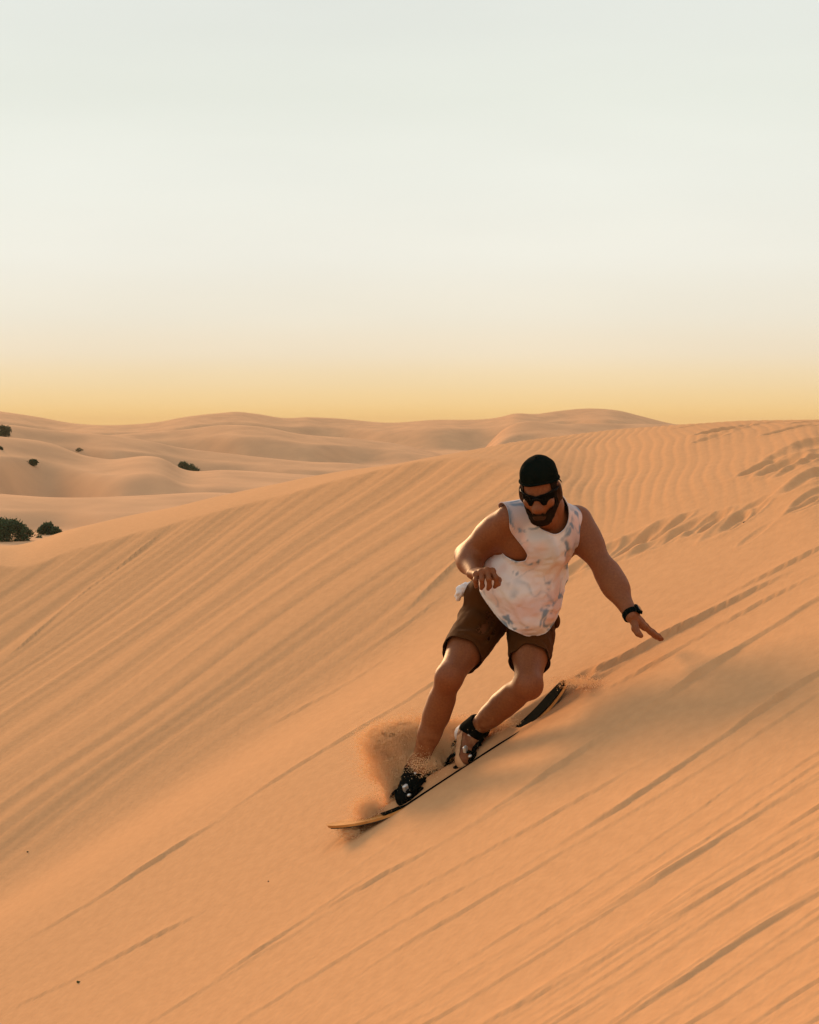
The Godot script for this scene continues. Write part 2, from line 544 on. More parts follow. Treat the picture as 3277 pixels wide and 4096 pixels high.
class Flesh:
	var low: Vector3
	var cell: float
	var blend: float
	var nx: int
	var ny: int
	var nz: int
	var s := PackedFloat32Array()
	var f := PackedFloat32Array()

	func _init(a: Vector3, b: Vector3, cell_: float, blend_: float) -> void:
		low = a
		cell = cell_
		blend = blend_
		nx = ceili((b.x - a.x) / cell) + 1
		ny = ceili((b.y - a.y) / cell) + 1
		nz = ceili((b.z - a.z) / cell) + 1
		s.resize(nx * ny * nz)
		s.fill(0.0)

	func span(lo: Vector3, hi: Vector3) -> PackedInt32Array:
		var a := ((lo - low) / cell).floor()
		var b := ((hi - low) / cell).ceil()
		return PackedInt32Array([clampi(int(a.x), 0, nx - 1), clampi(int(a.y), 0, ny - 1), clampi(int(a.z), 0, nz - 1), clampi(int(b.x), 0, nx - 1), clampi(int(b.y), 0, ny - 1), clampi(int(b.z), 0, nz - 1)])

	# a tapered limb from a to b
	func limb(a: Vector3, b: Vector3, ra: float, rb: float) -> void:
		var reach := Vector3.ONE * (maxf(ra, rb) + blend * 4.0)
		var r := span(a.min(b) - reach, a.max(b) + reach)
		var ab := b - a
		var len2 := maxf(ab.length_squared(), 1e-9)
		for i in range(r[0], r[3] + 1):
			for j in range(r[1], r[4] + 1):
				for k in range(r[2], r[5] + 1):
					var p := low + Vector3(i, j, k) * cell - a
					var t := clampf(p.dot(ab) / len2, 0.0, 1.0)
					var d := (p - ab * t).length() - lerpf(ra, rb, t)
					if d < blend * 4.0:
						s[(i * ny + j) * nz + k] += exp(-d / blend)

	# an ellipsoid in its own axes
	func lump(c: Vector3, axes: Basis, r: Vector3) -> void:
		var big := maxf(r.x, maxf(r.y, r.z)) + blend * 4.0
		var g := span(c - Vector3.ONE * big, c + Vector3.ONE * big)
		for i in range(g[0], g[3] + 1):
			for j in range(g[1], g[4] + 1):
				for k in range(g[2], g[5] + 1):
					var p := low + Vector3(i, j, k) * cell - c
					var q := Vector3(p.dot(axes.x), p.dot(axes.y), p.dot(axes.z))
					var k0 := (q / r).length()
					var k1 := (q / (r * r)).length()
					var d := k0 * (k0 - 1.0) / maxf(k1, 1e-6)
					if d < blend * 4.0:
						s[(i * ny + j) * nz + k] += exp(-d / blend)

	# turns the sums into distances; shift(p) is added near the surface
	func settle(shift = null) -> void:
		f.resize(s.size())
		var least := exp(-4.0)
		for n in s.size():
			f[n] = -blend * log(s[n]) if s[n] > least else blend * 4.0
		if shift != null:
			var band := maxf(cell * 4.0, 0.02)
			for i in nx:
				for j in ny:
					for k in nz:
						var n := (i * ny + j) * nz + k
						if absf(f[n]) < band:
							f[n] += float(shift.call(low + Vector3(i, j, k) * cell))

	# -> [vertices, normals, indices]
	func skin() -> Array:
		var at := PackedInt32Array()
		at.resize(nx * ny * nz)
		at.fill(-1)
		var v := PackedVector3Array()
		var n := PackedVector3Array()
		var idx := PackedInt32Array()
		var dx := ny * nz
		var dy := nz
		var step := [0, dx, dy, dx + dy, 1, dx + 1, dy + 1, dx + dy + 1]
		var corner := [Vector3(0, 0, 0), Vector3(1, 0, 0), Vector3(0, 1, 0), Vector3(1, 1, 0), Vector3(0, 0, 1), Vector3(1, 0, 1), Vector3(0, 1, 1), Vector3(1, 1, 1)]
		var edges := [[0, 1], [2, 3], [4, 5], [6, 7], [0, 2], [1, 3], [4, 6], [5, 7], [0, 4], [1, 5], [2, 6], [3, 7]]
		for i in nx - 1:
			for j in ny - 1:
				var c := (i * ny + j) * nz
				for k in nz - 1:
					var a := f[c + k]
					if absf(a) > cell * 2.0:
						continue
					var mask := 0
					for q in 8:
						if f[c + k + step[q]] < 0.0:
							mask += 1
					if mask == 0 or mask == 8:
						continue
					var sum := Vector3.ZERO
					var hits := 0
					for e in edges:
						var fa := f[c + k + step[e[0]]]
						var fb := f[c + k + step[e[1]]]
						if (fa < 0.0) != (fb < 0.0):
							sum += (corner[e[0]] as Vector3).lerp(corner[e[1]], fa / (fa - fb))
							hits += 1
					at[c + k] = v.size()
					var w := sum / hits
					v.append(low + (Vector3(i, j, k) + w) * cell)
					var g := Vector3.ZERO
					g.x = f[c + k + dx] + f[c + k + dx + dy] + f[c + k + dx + 1] + f[c + k + dx + dy + 1] - f[c + k] - f[c + k + dy] - f[c + k + 1] - f[c + k + dy + 1]
					g.y = f[c + k + dy] + f[c + k + dx + dy] + f[c + k + dy + 1] + f[c + k + dx + dy + 1] - f[c + k] - f[c + k + dx] - f[c + k + 1] - f[c + k + dx + 1]
					g.z = f[c + k + 1] + f[c + k + dx + 1] + f[c + k + dy + 1] + f[c + k + dx + dy + 1] - f[c + k] - f[c + k + dx] - f[c + k + dy] - f[c + k + dx + dy]
					n.append(g.normalized())
		for i in range(1, nx - 1):
			for j in range(1, ny - 1):
				for k in range(1, nz - 1):
					var c := (i * ny + j) * nz + k
					if at[c] < 0 and absf(f[c]) > cell * 2.0:
						continue
					var inside := f[c] < 0.0
					for axis in 3:
						var o: int = [dx, dy, 1][axis]
						if (f[c + o] < 0.0) == inside:
							continue
						var o1: int = [dy, 1, dx][axis]
						var o2: int = [1, dx, dy][axis]
						var q := [at[c], at[c - o1], at[c - o1 - o2], at[c - o2]]
						if q[0] < 0 or q[1] < 0 or q[2] < 0 or q[3] < 0:
							continue
						if inside:
							idx.append_array(PackedInt32Array([q[0], q[2], q[1], q[0], q[3], q[2]]))
						else:
							idx.append_array(PackedInt32Array([q[0], q[1], q[2], q[0], q[2], q[3]]))
		# smooth the normals once over the faces
		var acc := PackedVector3Array()
		acc.resize(v.size())
		for t in range(0, idx.size(), 3):
			var fn := (v[idx[t + 2]] - v[idx[t]]).cross(v[idx[t + 1]] - v[idx[t]])
			if fn.dot(n[idx[t]]) < 0.0:
				fn = -fn
			for q in 3:
				acc[idx[t + q]] += fn
		for t in v.size():
			if acc[t].length_squared() > 1e-18:
				n[t] = (acc[t].normalized() + n[t] * 0.5).normalized()
		return [v, n, idx]


# keeps what has c < 0, cutting the triangles that cross; returns [vertices, normals, indices, rim segments]
func trim(shape: Array, c: PackedFloat32Array) -> Array:
	var v: PackedVector3Array = shape[0]
	var n: PackedVector3Array = shape[1]
	var idx: PackedInt32Array = shape[2]
	var ov := PackedVector3Array()
	var on := PackedVector3Array()
	var oi := PackedInt32Array()
	var map := {}
	var cut := {}
	var rim := []
	for t in range(0, idx.size(), 3):
		var poly := PackedInt32Array()
		var fresh := PackedInt32Array()
		for q in 3:
			var a := idx[t + q]
			var b := idx[t + (q + 1) % 3]
			if c[a] < 0.0:
				if not map.has(a):
					map[a] = ov.size()
					ov.append(v[a])
					on.append(n[a])
				poly.append(map[a])
			if (c[a] < 0.0) != (c[b] < 0.0):
				var key := mini(a, b) * 4000000 + maxi(a, b)
				if not cut.has(key):
					var w := c[a] / (c[a] - c[b])
					cut[key] = ov.size()
					ov.append(v[a].lerp(v[b], w))
					on.append(n[a].lerp(n[b], w).normalized())
				poly.append(cut[key])
				fresh.append(cut[key])
		if poly.size() >= 3:
			oi.append_array(PackedInt32Array([poly[0], poly[1], poly[2]]))
			if poly.size() == 4:
				oi.append_array(PackedInt32Array([poly[0], poly[2], poly[3]]))
			if fresh.size() == 2:
				rim.append(fresh)
	return [ov, on, oi, rim]


# gives a trimmed sheet a thickness: the same sheet again, set in by thick, joined along its rim
func thicken(shape: Array, thick: float) -> Array:
	var v: PackedVector3Array = shape[0]
	var n: PackedVector3Array = shape[1]
	var idx: PackedInt32Array = shape[2]
	var m := v.size()
	for i in m:
		v.append(v[i] - n[i] * thick)
		n.append(-n[i])
	var more := PackedInt32Array()
	for t in range(0, idx.size(), 3):
		more.append_array(PackedInt32Array([idx[t] + m, idx[t + 2] + m, idx[t + 1] + m]))
	for e in shape[3]:
		more.append_array(PackedInt32Array([e[0], e[1], e[1] + m, e[0], e[1] + m, e[0] + m]))
	idx.append_array(more)
	return [v, n, idx]


func to_mesh(shape: Array, colours := PackedColorArray(), uvs := PackedVector2Array()) -> ArrayMesh:
	var v: PackedVector3Array = shape[0]
	var n: PackedVector3Array = shape[1]
	var idx: PackedInt32Array = shape[2]
	for t in range(0, idx.size(), 3):  # every face turns clockwise as its normals say
		var a := idx[t]
		var b := idx[t + 1]
		var c := idx[t + 2]
		if (v[c] - v[a]).cross(v[b] - v[a]).dot(n[a] + n[b] + n[c]) < 0.0:
			idx[t + 1] = c
			idx[t + 2] = b
	var arrays := []
	arrays.resize(Mesh.ARRAY_MAX)
	arrays[Mesh.ARRAY_VERTEX] = v
	arrays[Mesh.ARRAY_NORMAL] = n
	arrays[Mesh.ARRAY_INDEX] = idx
	if colours.size():
		arrays[Mesh.ARRAY_COLOR] = colours
	if uvs.size():
		arrays[Mesh.ARRAY_TEX_UV] = uvs
	var m := ArrayMesh.new()
	m.add_surface_from_arrays(Mesh.PRIMITIVE_TRIANGLES, arrays)
	return m


func joined(a: Array, b: Array) -> Array:
	var v: PackedVector3Array = a[0]
	var n: PackedVector3Array = a[1]
	var idx: PackedInt32Array = a[2]
	var base := v.size()
	v.append_array(b[0])
	n.append_array(b[1])
	for k in b[2]:
		idx.append(int(k) + base)
	return [v, n, idx]


func moved(shape: Array, t: Transform3D) -> Array:
	var v: PackedVector3Array = shape[0]
	var n: PackedVector3Array = shape[1]
	for i in v.size():
		v[i] = t * v[i]
		n[i] = (t.basis * n[i]).normalized()
	return [v, n, shape[2]]


func coat(shape: Array, pick: Callable) -> PackedColorArray:
	var out := PackedColorArray()
	var v: PackedVector3Array = shape[0]
	out.resize(v.size())
	for i in v.size():
		out[i] = pick.call(v[i])
	return out


# a swept tube through points with radii
func tube(points: Array, radii: Array, sides := 10, flat := 1.0, flat_dir := Vector3.UP) -> Array:
	var v := PackedVector3Array()
	var n := PackedVector3Array()
	var idx := PackedInt32Array()
	for i in points.size():
		var along: Vector3 = ((points[mini(i + 1, points.size() - 1)] as Vector3) - (points[maxi(i - 1, 0)] as Vector3)).normalized()
		var up := (flat_dir - along * flat_dir.dot(along)).normalized()
		if up.length() < 0.5:
			up = along.cross(Vector3(0.31, 0.2, 0.9)).normalized()
		var side := along.cross(up)
		for k in sides:
			var a := TAU * k / sides
			v.append((points[i] as Vector3) + (up * cos(a) * flat + side * sin(a)) * float(radii[i]))
			n.append((up * cos(a) / flat + side * sin(a)).normalized())
	for i in points.size() - 1:
		for k in sides:
			var a := i * sides + k
			var b := i * sides + (k + 1) % sides
			idx.append_array(PackedInt32Array([a, b, b + sides, a, b + sides, a + sides]))
	for e in [0, points.size() - 1]:
		var c := v.size()
		v.append(points[e])
		var out: Vector3 = ((points[0] as Vector3) - (points[1] as Vector3)).normalized() if e == 0 else ((points[e] as Vector3) - (points[e - 1] as Vector3)).normalized()
		n.append(out)
		for k in sides:
			var a: int = e * sides + k
			var b: int = e * sides + (k + 1) % sides
			idx.append_array(PackedInt32Array([c, b, a] if e == 0 else [c, a, b]))
	return [v, n, idx]


# a box with chamfered edges in its own axes
func block(c: Vector3, axes: Basis, size: Vector3, chamfer: float) -> Array:
	var v := PackedVector3Array()
	var n := PackedVector3Array()
	var idx := PackedInt32Array()
	var h := size * 0.5
	var k := chamfer
	var rings := [[-h.y, k], [-h.y + k, 0.0], [h.y - k, 0.0], [h.y, k]]
	for r in rings:
		var inset: float = r[1]
		var x := h.x - inset
		var z := h.z - inset
		var q := k
		for p in [Vector2(x - q, -z), Vector2(x, -z + q), Vector2(x, z - q), Vector2(x - q, z), Vector2(-x + q, z), Vector2(-x, z - q), Vector2(-x, -z + q), Vector2(-x + q, -z)]:
			v.append(c + axes * Vector3(p.x, r[0], p.y))
	for i in 3:
		for j in 8:
			var a := i * 8 + j
			var b := i * 8 + (j + 1) % 8
			idx.append_array(PackedInt32Array([a, b, b + 8, a, b + 8, a + 8]))
	for j in range(1, 7):
		idx.append_array(PackedInt32Array([0, j + 1, j]))
		idx.append_array(PackedInt32Array([24, 24 + j, 24 + j + 1]))
	var st := SurfaceTool.new()
	st.begin(Mesh.PRIMITIVE_TRIANGLES)
	st.set_smooth_group(-1)
	for t in range(0, idx.size(), 3):
		var a := v[idx[t]]
		var b := v[idx[t + 1]]
		var d := v[idx[t + 2]]
		if (d - a).cross(b - a).dot((a + b + d) / 3.0 - c) < 0.0:
			var swap := b
			b = d
			d = swap
		var fn := (d - a).cross(b - a).normalized()
		for p in [a, b, d]:
			st.set_normal(fn)
			st.add_vertex(p)
	var got := st.commit_to_arrays()
	var seq := PackedInt32Array()
	for i in (got[Mesh.ARRAY_VERTEX] as PackedVector3Array).size():
		seq.append(i)
	return [got[Mesh.ARRAY_VERTEX], got[Mesh.ARRAY_NORMAL], seq]


# ---- the rider ----

const SKIN := Color(0.545, 0.325, 0.188)


func make_rider() -> void:
	var person := Node3D.new()
	person.name = "person"
	add_child(person)
	person.position = SPOT
	label(person, "man in tie-dyed tank top, brown shorts and black cap riding a sandboard down the dune", "person")

	var pelvis := Vector3(0.2520, 0.6806, -0.2000)
	var spine := Vector3(0.3078, 0.8285, -0.0800)
	var chest := Vector3(0.3664, 0.9644, 0.0300)
	var neck := Vector3(0.3860, 1.0509, 0.1100)
	var sr := Vector3(0.2448, 1.0325, 0.1200)
	var sl := Vector3(0.5185, 1.0150, -0.0300)
	var er := Vector3(0.0849, 0.8790, -0.0700)
	var wr := Vector3(0.1089, 0.8211, 0.1600)
	var el := Vector3(0.6372, 0.8134, 0.1000)
	var wl := Vector3(0.7158, 0.6648, 0.2600)
	var hr := Vector3(0.1586, 0.6182, -0.2000)
	var hl := Vector3(0.3533, 0.6104, -0.2000)
	var kr := Vector3(0.0090, 0.4061, 0.1200)
	var kl := Vector3(0.3214, 0.3794, 0.1500)
	var ar := Vector3(-0.1162, 0.0176, -0.0600)
	var al := Vector3(0.0941, 0.1511, -0.1000)
	var up := (neck - pelvis).normalized()
	var xt := (sl - sr - up * (sl - sr).dot(up)).normalized()
	var zt := xt.cross(up)
	var torso := Basis(xt, up, zt)
	var hx := (hl - hr).normalized()
	var hz := hx.cross(Vector3(0.1, 1, 0.2).normalized()).normalized()
	var hips := Basis(hx, hz.cross(hx), hz)

	# board axes: u runs downhill to the nose, n off the sand, w to the near edge
	var axes := board_axes()
	var bu := -axes.x
	var bn := axes.y
	var bw := axes.z

	# body: trunk, limbs and feet in one skin
	var body := Flesh.new(Vector3(-0.18, -0.15, -0.5), Vector3(0.92, 1.30, 0.60), 0.0075, 0.014)
	body.lump(pelvis, hips, Vector3(0.148, 0.10, 0.098))
	body.lump(spine, torso, Vector3(0.150, 0.15, 0.112))
	body.lump(chest, torso, Vector3(0.155, 0.15, 0.112))
	body.limb(sr.lerp(neck, 0.2), sl.lerp(neck, 0.2), 0.050, 0.050)
	body.limb(chest, neck + up * 0.05, 0.075, 0.062)
	body.limb(sr + xt * 0.06 - up * 0.09 + zt * 0.05, sl - xt * 0.06 - up * 0.09 + zt * 0.05, 0.06, 0.06)
	# arms
	body.limb(sr, sr.lerp(er, 0.45), 0.055, 0.055)
	body.limb(sr.lerp(er, 0.3), er, 0.056, 0.043)
	body.limb(er, er.lerp(wr, 0.35), 0.043, 0.046)
	body.limb(er.lerp(wr, 0.3), wr, 0.046, 0.029)
	body.limb(sl, sl.lerp(el, 0.45), 0.057, 0.052)
	body.limb(sl.lerp(el, 0.3), el, 0.050, 0.040)
	body.limb(el, el.lerp(wl, 0.3), 0.041, 0.043)
	body.limb(el.lerp(wl, 0.25), wl, 0.043, 0.028)
	body.limb(sr.lerp(er, 0.25) + Vector3(0.004, 0.0, 0.012), sr.lerp(er, 0.75) + Vector3(0.004, 0.0, 0.010), 0.040, 0.034)
	body.limb(sl.lerp(el, 0.02) + Vector3(0.008, 0.012, 0.0), sl.lerp(el, 0.30) + Vector3(0.010, 0.006, 0.0), 0.050, 0.038)
	body.limb(el.lerp(wl, -0.06) + Vector3(0.010, 0.006, 0.004), el.lerp(wl, 0.40) + Vector3(0.010, 0.006, 0.004), 0.030, 0.030)
	# legs
	for s in [[hr, kr, ar], [hl, kl, al]]:
		var h: Vector3 = s[0]
		var k: Vector3 = s[1]
		var a: Vector3 = s[2]
		var back := -((h - k).normalized() + (a - k).normalized()).normalized()
		body.limb(h, h.lerp(k, 0.5), 0.068, 0.070)
		body.limb(h.lerp(k, 0.5), k, 0.072, 0.048)
		body.lump(k + back * 0.016, Basis(), Vector3(0.040, 0.044, 0.040))
		body.limb(k, k.lerp(a, 0.4) - back * 0.012, 0.042, 0.050)
		body.limb(k.lerp(a, 0.22) - back * 0.022, k.lerp(a, 0.62) - back * 0.006, 0.046, 0.038)
		body.limb(k.lerp(a, 0.6), a, 0.041, 0.033)
	var toe_r := (bw * 0.5 + bu * 0.85).normalized()
	var toe_l := (bw * 0.75 + bu * 0.62).normalized()
	for s in [[ar, toe_r], [al, toe_l]]:
		var a: Vector3 = s[0]
		var t: Vector3 = s[1]
		body.limb(a, a - bn * 0.05 - t * 0.05, 0.037, 0.034)
		body.limb(a - bn * 0.01 + t * 0.02, a - bn * 0.058 + t * 0.13, 0.040, 0.026)
		body.limb(a - bn * 0.06 - t * 0.045, a - bn * 0.066 + t * 0.13, 0.030, 0.024)
	body.settle()
	var flesh := body.skin()
	flesh = joined(flesh, right_hand(wr))
	flesh = joined(flesh, left_hand(wl))

	# head in its own axes: x to his left, y up, z out of the face
	var face := Vector3(-0.20, -0.40, 0.88).normalized()
	var crown := (Vector3(-0.05, 1, 0.0) - face * Vector3(-0.05, 1, 0.0).dot(face)).normalized()
	var head := Transform3D(Basis(crown.cross(face) * 0.90, crown * 0.97, face * 0.95), Vector3(0.3612, 1.1466, 0.2400))
	var skull := head_field(0.0)
	skull.settle()
	flesh = joined(flesh, moved(skull.skin(), head))
	var skin := paint(Color.WHITE, 0.57)
	skin.vertex_color_use_as_albedo = true
	skin.subsurf_scatter_enabled = true
	skin.subsurf_scatter_strength = 0.03
	skin.metallic_specular = 0.34
	skin.albedo_texture = ramp_texture(51, 512, 512, 0.05, srgb(206, 196, 190), srgb(255, 255, 255), 4)
	skin.uv1_triplanar = true
	skin.uv1_scale = Vector3.ONE * 3.5
	var tone := SKIN.srgb_to_linear()
	var knees := [kr, kl, er, el]
	var blush := func(p: Vector3) -> Color:
		var v := 1.0 + 0.10 * fine.get_noise_3d(p.x * 11.0, p.y * 11.0, p.z * 11.0) + 0.06 * fine.get_noise_3d(p.x * 60.0, p.y * 60.0, p.z * 60.0)
		var red := 0.0
		for q in knees:
			red += exp(-(p - (q as Vector3)).length_squared() / 0.004)
		var f := head.affine_inverse() * p
		if absf(f.x) < 0.1 and f.y > -0.16 and f.y < 0.06 and f.z > -0.05:
			v *= 1.0 - 0.80 * smoothstep(0.007, -0.009, beard_line(f) + 0.004 * fine.get_noise_3d(f.x * 150.0, f.y * 150.0, f.z * 150.0))
		var sandy := 0.0
		for leg in [[kr, ar], [kl, al]]:
			var t: float = (p - (leg[0] as Vector3)).dot((leg[1] as Vector3) - (leg[0] as Vector3)) / ((leg[1] as Vector3) - (leg[0] as Vector3)).length_squared()
			if p.y < 0.5 and (p - (leg[0] as Vector3).lerp(leg[1], clampf(t, 0.0, 1.0))).length() < 0.11:
				sandy = maxf(sandy, smoothstep(0.35, 1.05, t) * clampf(0.5 + 1.1 * fine.get_noise_3d(p.x * 30.0, p.y * 30.0, p.z * 30.0), 0.0, 1.0))
		if sandy > 0.0:
			return Color(tone.r * v, tone.g * v, tone.b * v).lerp(SAND.srgb_to_linear(), 0.6 * sandy)
		return Color(tone.r * v * (1.0 + 0.05 * red), tone.g * v * (1.0 - 0.06 * red), tone.b * v * (1.0 - 0.06 * red))
	mesh_node("body", to_mesh(flesh, coat(flesh, blush)), skin, person)

	make_head_wear(person, head)
	make_tank_top(person, pelvis, spine, chest, neck, sr, sl, torso)
	make_shorts(person, pelvis, hr, hl, kr, kl, hips)
	make_foot_wear(person, [ar, kr, toe_r], [al, kl, toe_l], bn)
	make_watch(person, el, wl)


func finger(flesh: Flesh, points: Array, r0: float, r1: float) -> void:
	for i in points.size() - 1:
		var a := lerpf(r0, r1, float(i) / (points.size() - 1))
		var b := lerpf(r0, r1, float(i + 1) / (points.size() - 1))
		flesh.limb(points[i], points[i + 1], a, b)


func right_hand(wr: Vector3) -> Array:
	var c := wr + Vector3(0.04, -0.02, 0.06)
	var h := Flesh.new(c - Vector3(0.11, 0.10, 0.12), c + Vector3(0.11, 0.10, 0.12), 0.0028, 0.0028)
	# knuckles, middle joints, end joints, tips: index to little finger
	var f := [
		[Vector3(0.1753, 0.8351, 0.2320), Vector3(0.1890, 0.8111, 0.2620), Vector3(0.1913, 0.7862, 0.2500), Vector3(0.1847, 0.7737, 0.2300)],
		[Vector3(0.1546, 0.8374, 0.2400), Vector3(0.1610, 0.8061, 0.2700), Vector3(0.1635, 0.7771, 0.2520), Vector3(0.1588, 0.7663, 0.2300)],
		[Vector3(0.1325, 0.8317, 0.2380), Vector3(0.1335, 0.8040, 0.2660), Vector3(0.1359, 0.7787, 0.2480), Vector3(0.1329, 0.7680, 0.2280)],
		[Vector3(0.1125, 0.8218, 0.2280), Vector3(0.1081, 0.8010, 0.2500), Vector3(0.1123, 0.7815, 0.2360), Vector3(0.1128, 0.7730, 0.2200)],
	]
	for k in 4:
		var r: float = [0.0102, 0.0106, 0.0100, 0.0088][k]
		finger(h, f[k], r, r * 0.80)
		var off := Vector3((1.5 - k) * 0.011, 0.0, 0.0)
		h.limb(wr + off * 0.9 + Vector3(0, 0.0, 0.0), f[k][0], 0.019, 0.0125)
		h.lump(f[k][0], Basis(), Vector3(0.0125, 0.012, 0.0125))
	h.limb(wr, Vector3(0.1444, 0.8265, 0.2150), 0.026, 0.016)
	finger(h, [Vector3(0.1307, 0.8187, 0.1800), Vector3(0.1821, 0.8125, 0.2000), Vector3(0.1998, 0.7991, 0.2220), Vector3(0.1991, 0.7855, 0.2400)], 0.0145, 0.0098)
	h.settle()
	return h.skin()


func left_hand(wl: Vector3) -> Array:
	var c := wl + Vector3(0.06, -0.045, -0.03)
	var h := Flesh.new(c - Vector3(0.12, 0.11, 0.13), c + Vector3(0.12, 0.11, 0.13), 0.0028, 0.0028)
	var f := [
		[Vector3(0.7675, 0.6168, 0.2620), Vector3(0.7927, 0.5973, 0.2520), Vector3(0.8142, 0.5834, 0.2420), Vector3(0.8282, 0.5734, 0.2340)],
		[Vector3(0.7736, 0.6204, 0.2400), Vector3(0.8030, 0.5968, 0.2260), Vector3(0.8269, 0.5787, 0.2120), Vector3(0.8411, 0.5666, 0.2020)],
		[Vector3(0.7759, 0.6165, 0.2180), Vector3(0.8038, 0.5946, 0.2020), Vector3(0.8240, 0.5746, 0.1880), Vector3(0.8364, 0.5624, 0.1780)],
		[Vector3(0.7725, 0.6110, 0.1980), Vector3(0.7964, 0.5911, 0.1840), Vector3(0.8125, 0.5770, 0.1740), Vector3(0.8228, 0.5669, 0.1660)],
	]
	for k in 4:
		var r: float = [0.0100, 0.0104, 0.0100, 0.0088][k]
		finger(h, f[k], r, r * 0.76)
		h.limb(wl + Vector3(0, -0.004, (1.5 - k) * 0.009), f[k][0], 0.021, 0.0125)
	h.limb(wl, wl.lerp(f[1][0], 0.6), 0.027, 0.018)
	finger(h, [Vector3(0.7236, 0.6438, 0.2750), Vector3(0.7267, 0.6165, 0.3000), Vector3(0.7366, 0.5992, 0.3120), Vector3(0.7470, 0.5905, 0.3180)], 0.0165, 0.0095)
	h.settle()
	return h.skin()


# skull, face and neck in head axes; grow swells it for hair and beard
func head_field(grow: float) -> Flesh:
	var h := Flesh.new(Vector3(-0.115, -0.215, -0.135), Vector3(0.115, 0.155, 0.145), 0.0034 if grow == 0.0 else 0.004, 0.0075)
	var b := Basis()
	h.lump(Vector3(0, 0.035, -0.012), b, Vector3(0.075 + grow, 0.092 + grow, 0.096 + grow))
	h.lump(Vector3(0, -0.028, 0.034), b, Vector3(0.062 + grow, 0.080 + grow, 0.054 + grow))
	for s in [-1.0, 1.0]:
		h.limb(Vector3(0.056 * s, -0.038, -0.004), Vector3(0.024 * s, -0.094, 0.056), 0.022 + grow, 0.019 + grow)
		h.lump(Vector3(0.040 * s, -0.018, 0.060), b, Vector3(0.024 + grow, 0.020 + grow, 0.022 + grow))
	h.lump(Vector3(0, -0.098, 0.064), b, Vector3(0.025 + grow, 0.018 + grow, 0.021 + grow))
	h.limb(Vector3(0, -0.065, -0.035), Vector3(0, -0.18, -0.075), 0.056, 0.060)
	h.limb(Vector3(0, -0.10, 0.02), Vector3(0, -0.125, -0.02), 0.034 + grow, 0.045)
	if grow > 0.0:
		h.limb(Vector3(-0.016, -0.060, 0.080), Vector3(0.016, -0.060, 0.080), 0.010 + grow, 0.010 + grow)
		return h
	h.limb(Vector3(-0.030, 0.024, 0.072), Vector3(0.030, 0.024, 0.072), 0.008, 0.008)
	h.limb(Vector3(0, 0.008, 0.083), Vector3(0, -0.030, 0.103), 0.0075, 0.0105)
	h.lump(Vector3(0, -0.034, 0.102), b, Vector3(0.0125, 0.011, 0.0125))
	for s in [-1.0, 1.0]:
		h.lump(Vector3(0.0125 * s, -0.037, 0.092), b, Vector3(0.0085, 0.0085, 0.0105))
		var ear := Basis(Vector3.UP, 0.35 * s)
		h.lump(Vector3(0.083 * s, -0.002, -0.012), ear, Vector3(0.0095, 0.034, 0.021))
		h.lump(Vector3(0.077 * s, -0.028, -0.004), ear, Vector3(0.008, 0.012, 0.010))
	h.limb(Vector3(-0.019, -0.0655, 0.0825), Vector3(0.019, -0.0655, 0.0825), 0.0062, 0.0062)
	h.limb(Vector3(-0.015, -0.0755, 0.0825), Vector3(0.015, -0.0755, 0.0825), 0.0072, 0.0072)
	return h


# below zero where his beard grows, in head axes
func beard_line(p: Vector3) -> float:
	var x := absf(p.x)
	# the upper border falls from the sideburn to the corner of the mouth
	var line := lerpf(-0.064, -0.040, smoothstep(0.020, 0.052, x))
	line = lerpf(line, 0.030, smoothstep(0.056, 0.070, x) * smoothstep(0.045, 0.020, p.z))
	if x < 0.034:
		line = maxf(line, lerpf(-0.0470, -0.058, smoothstep(0.014, 0.034, x)))
	var c := p.y - line
	c = maxf(c, -0.128 - p.y + 0.25 * maxf(0.0, 0.03 - p.z))
	return maxf(c, -0.012 - p.z)


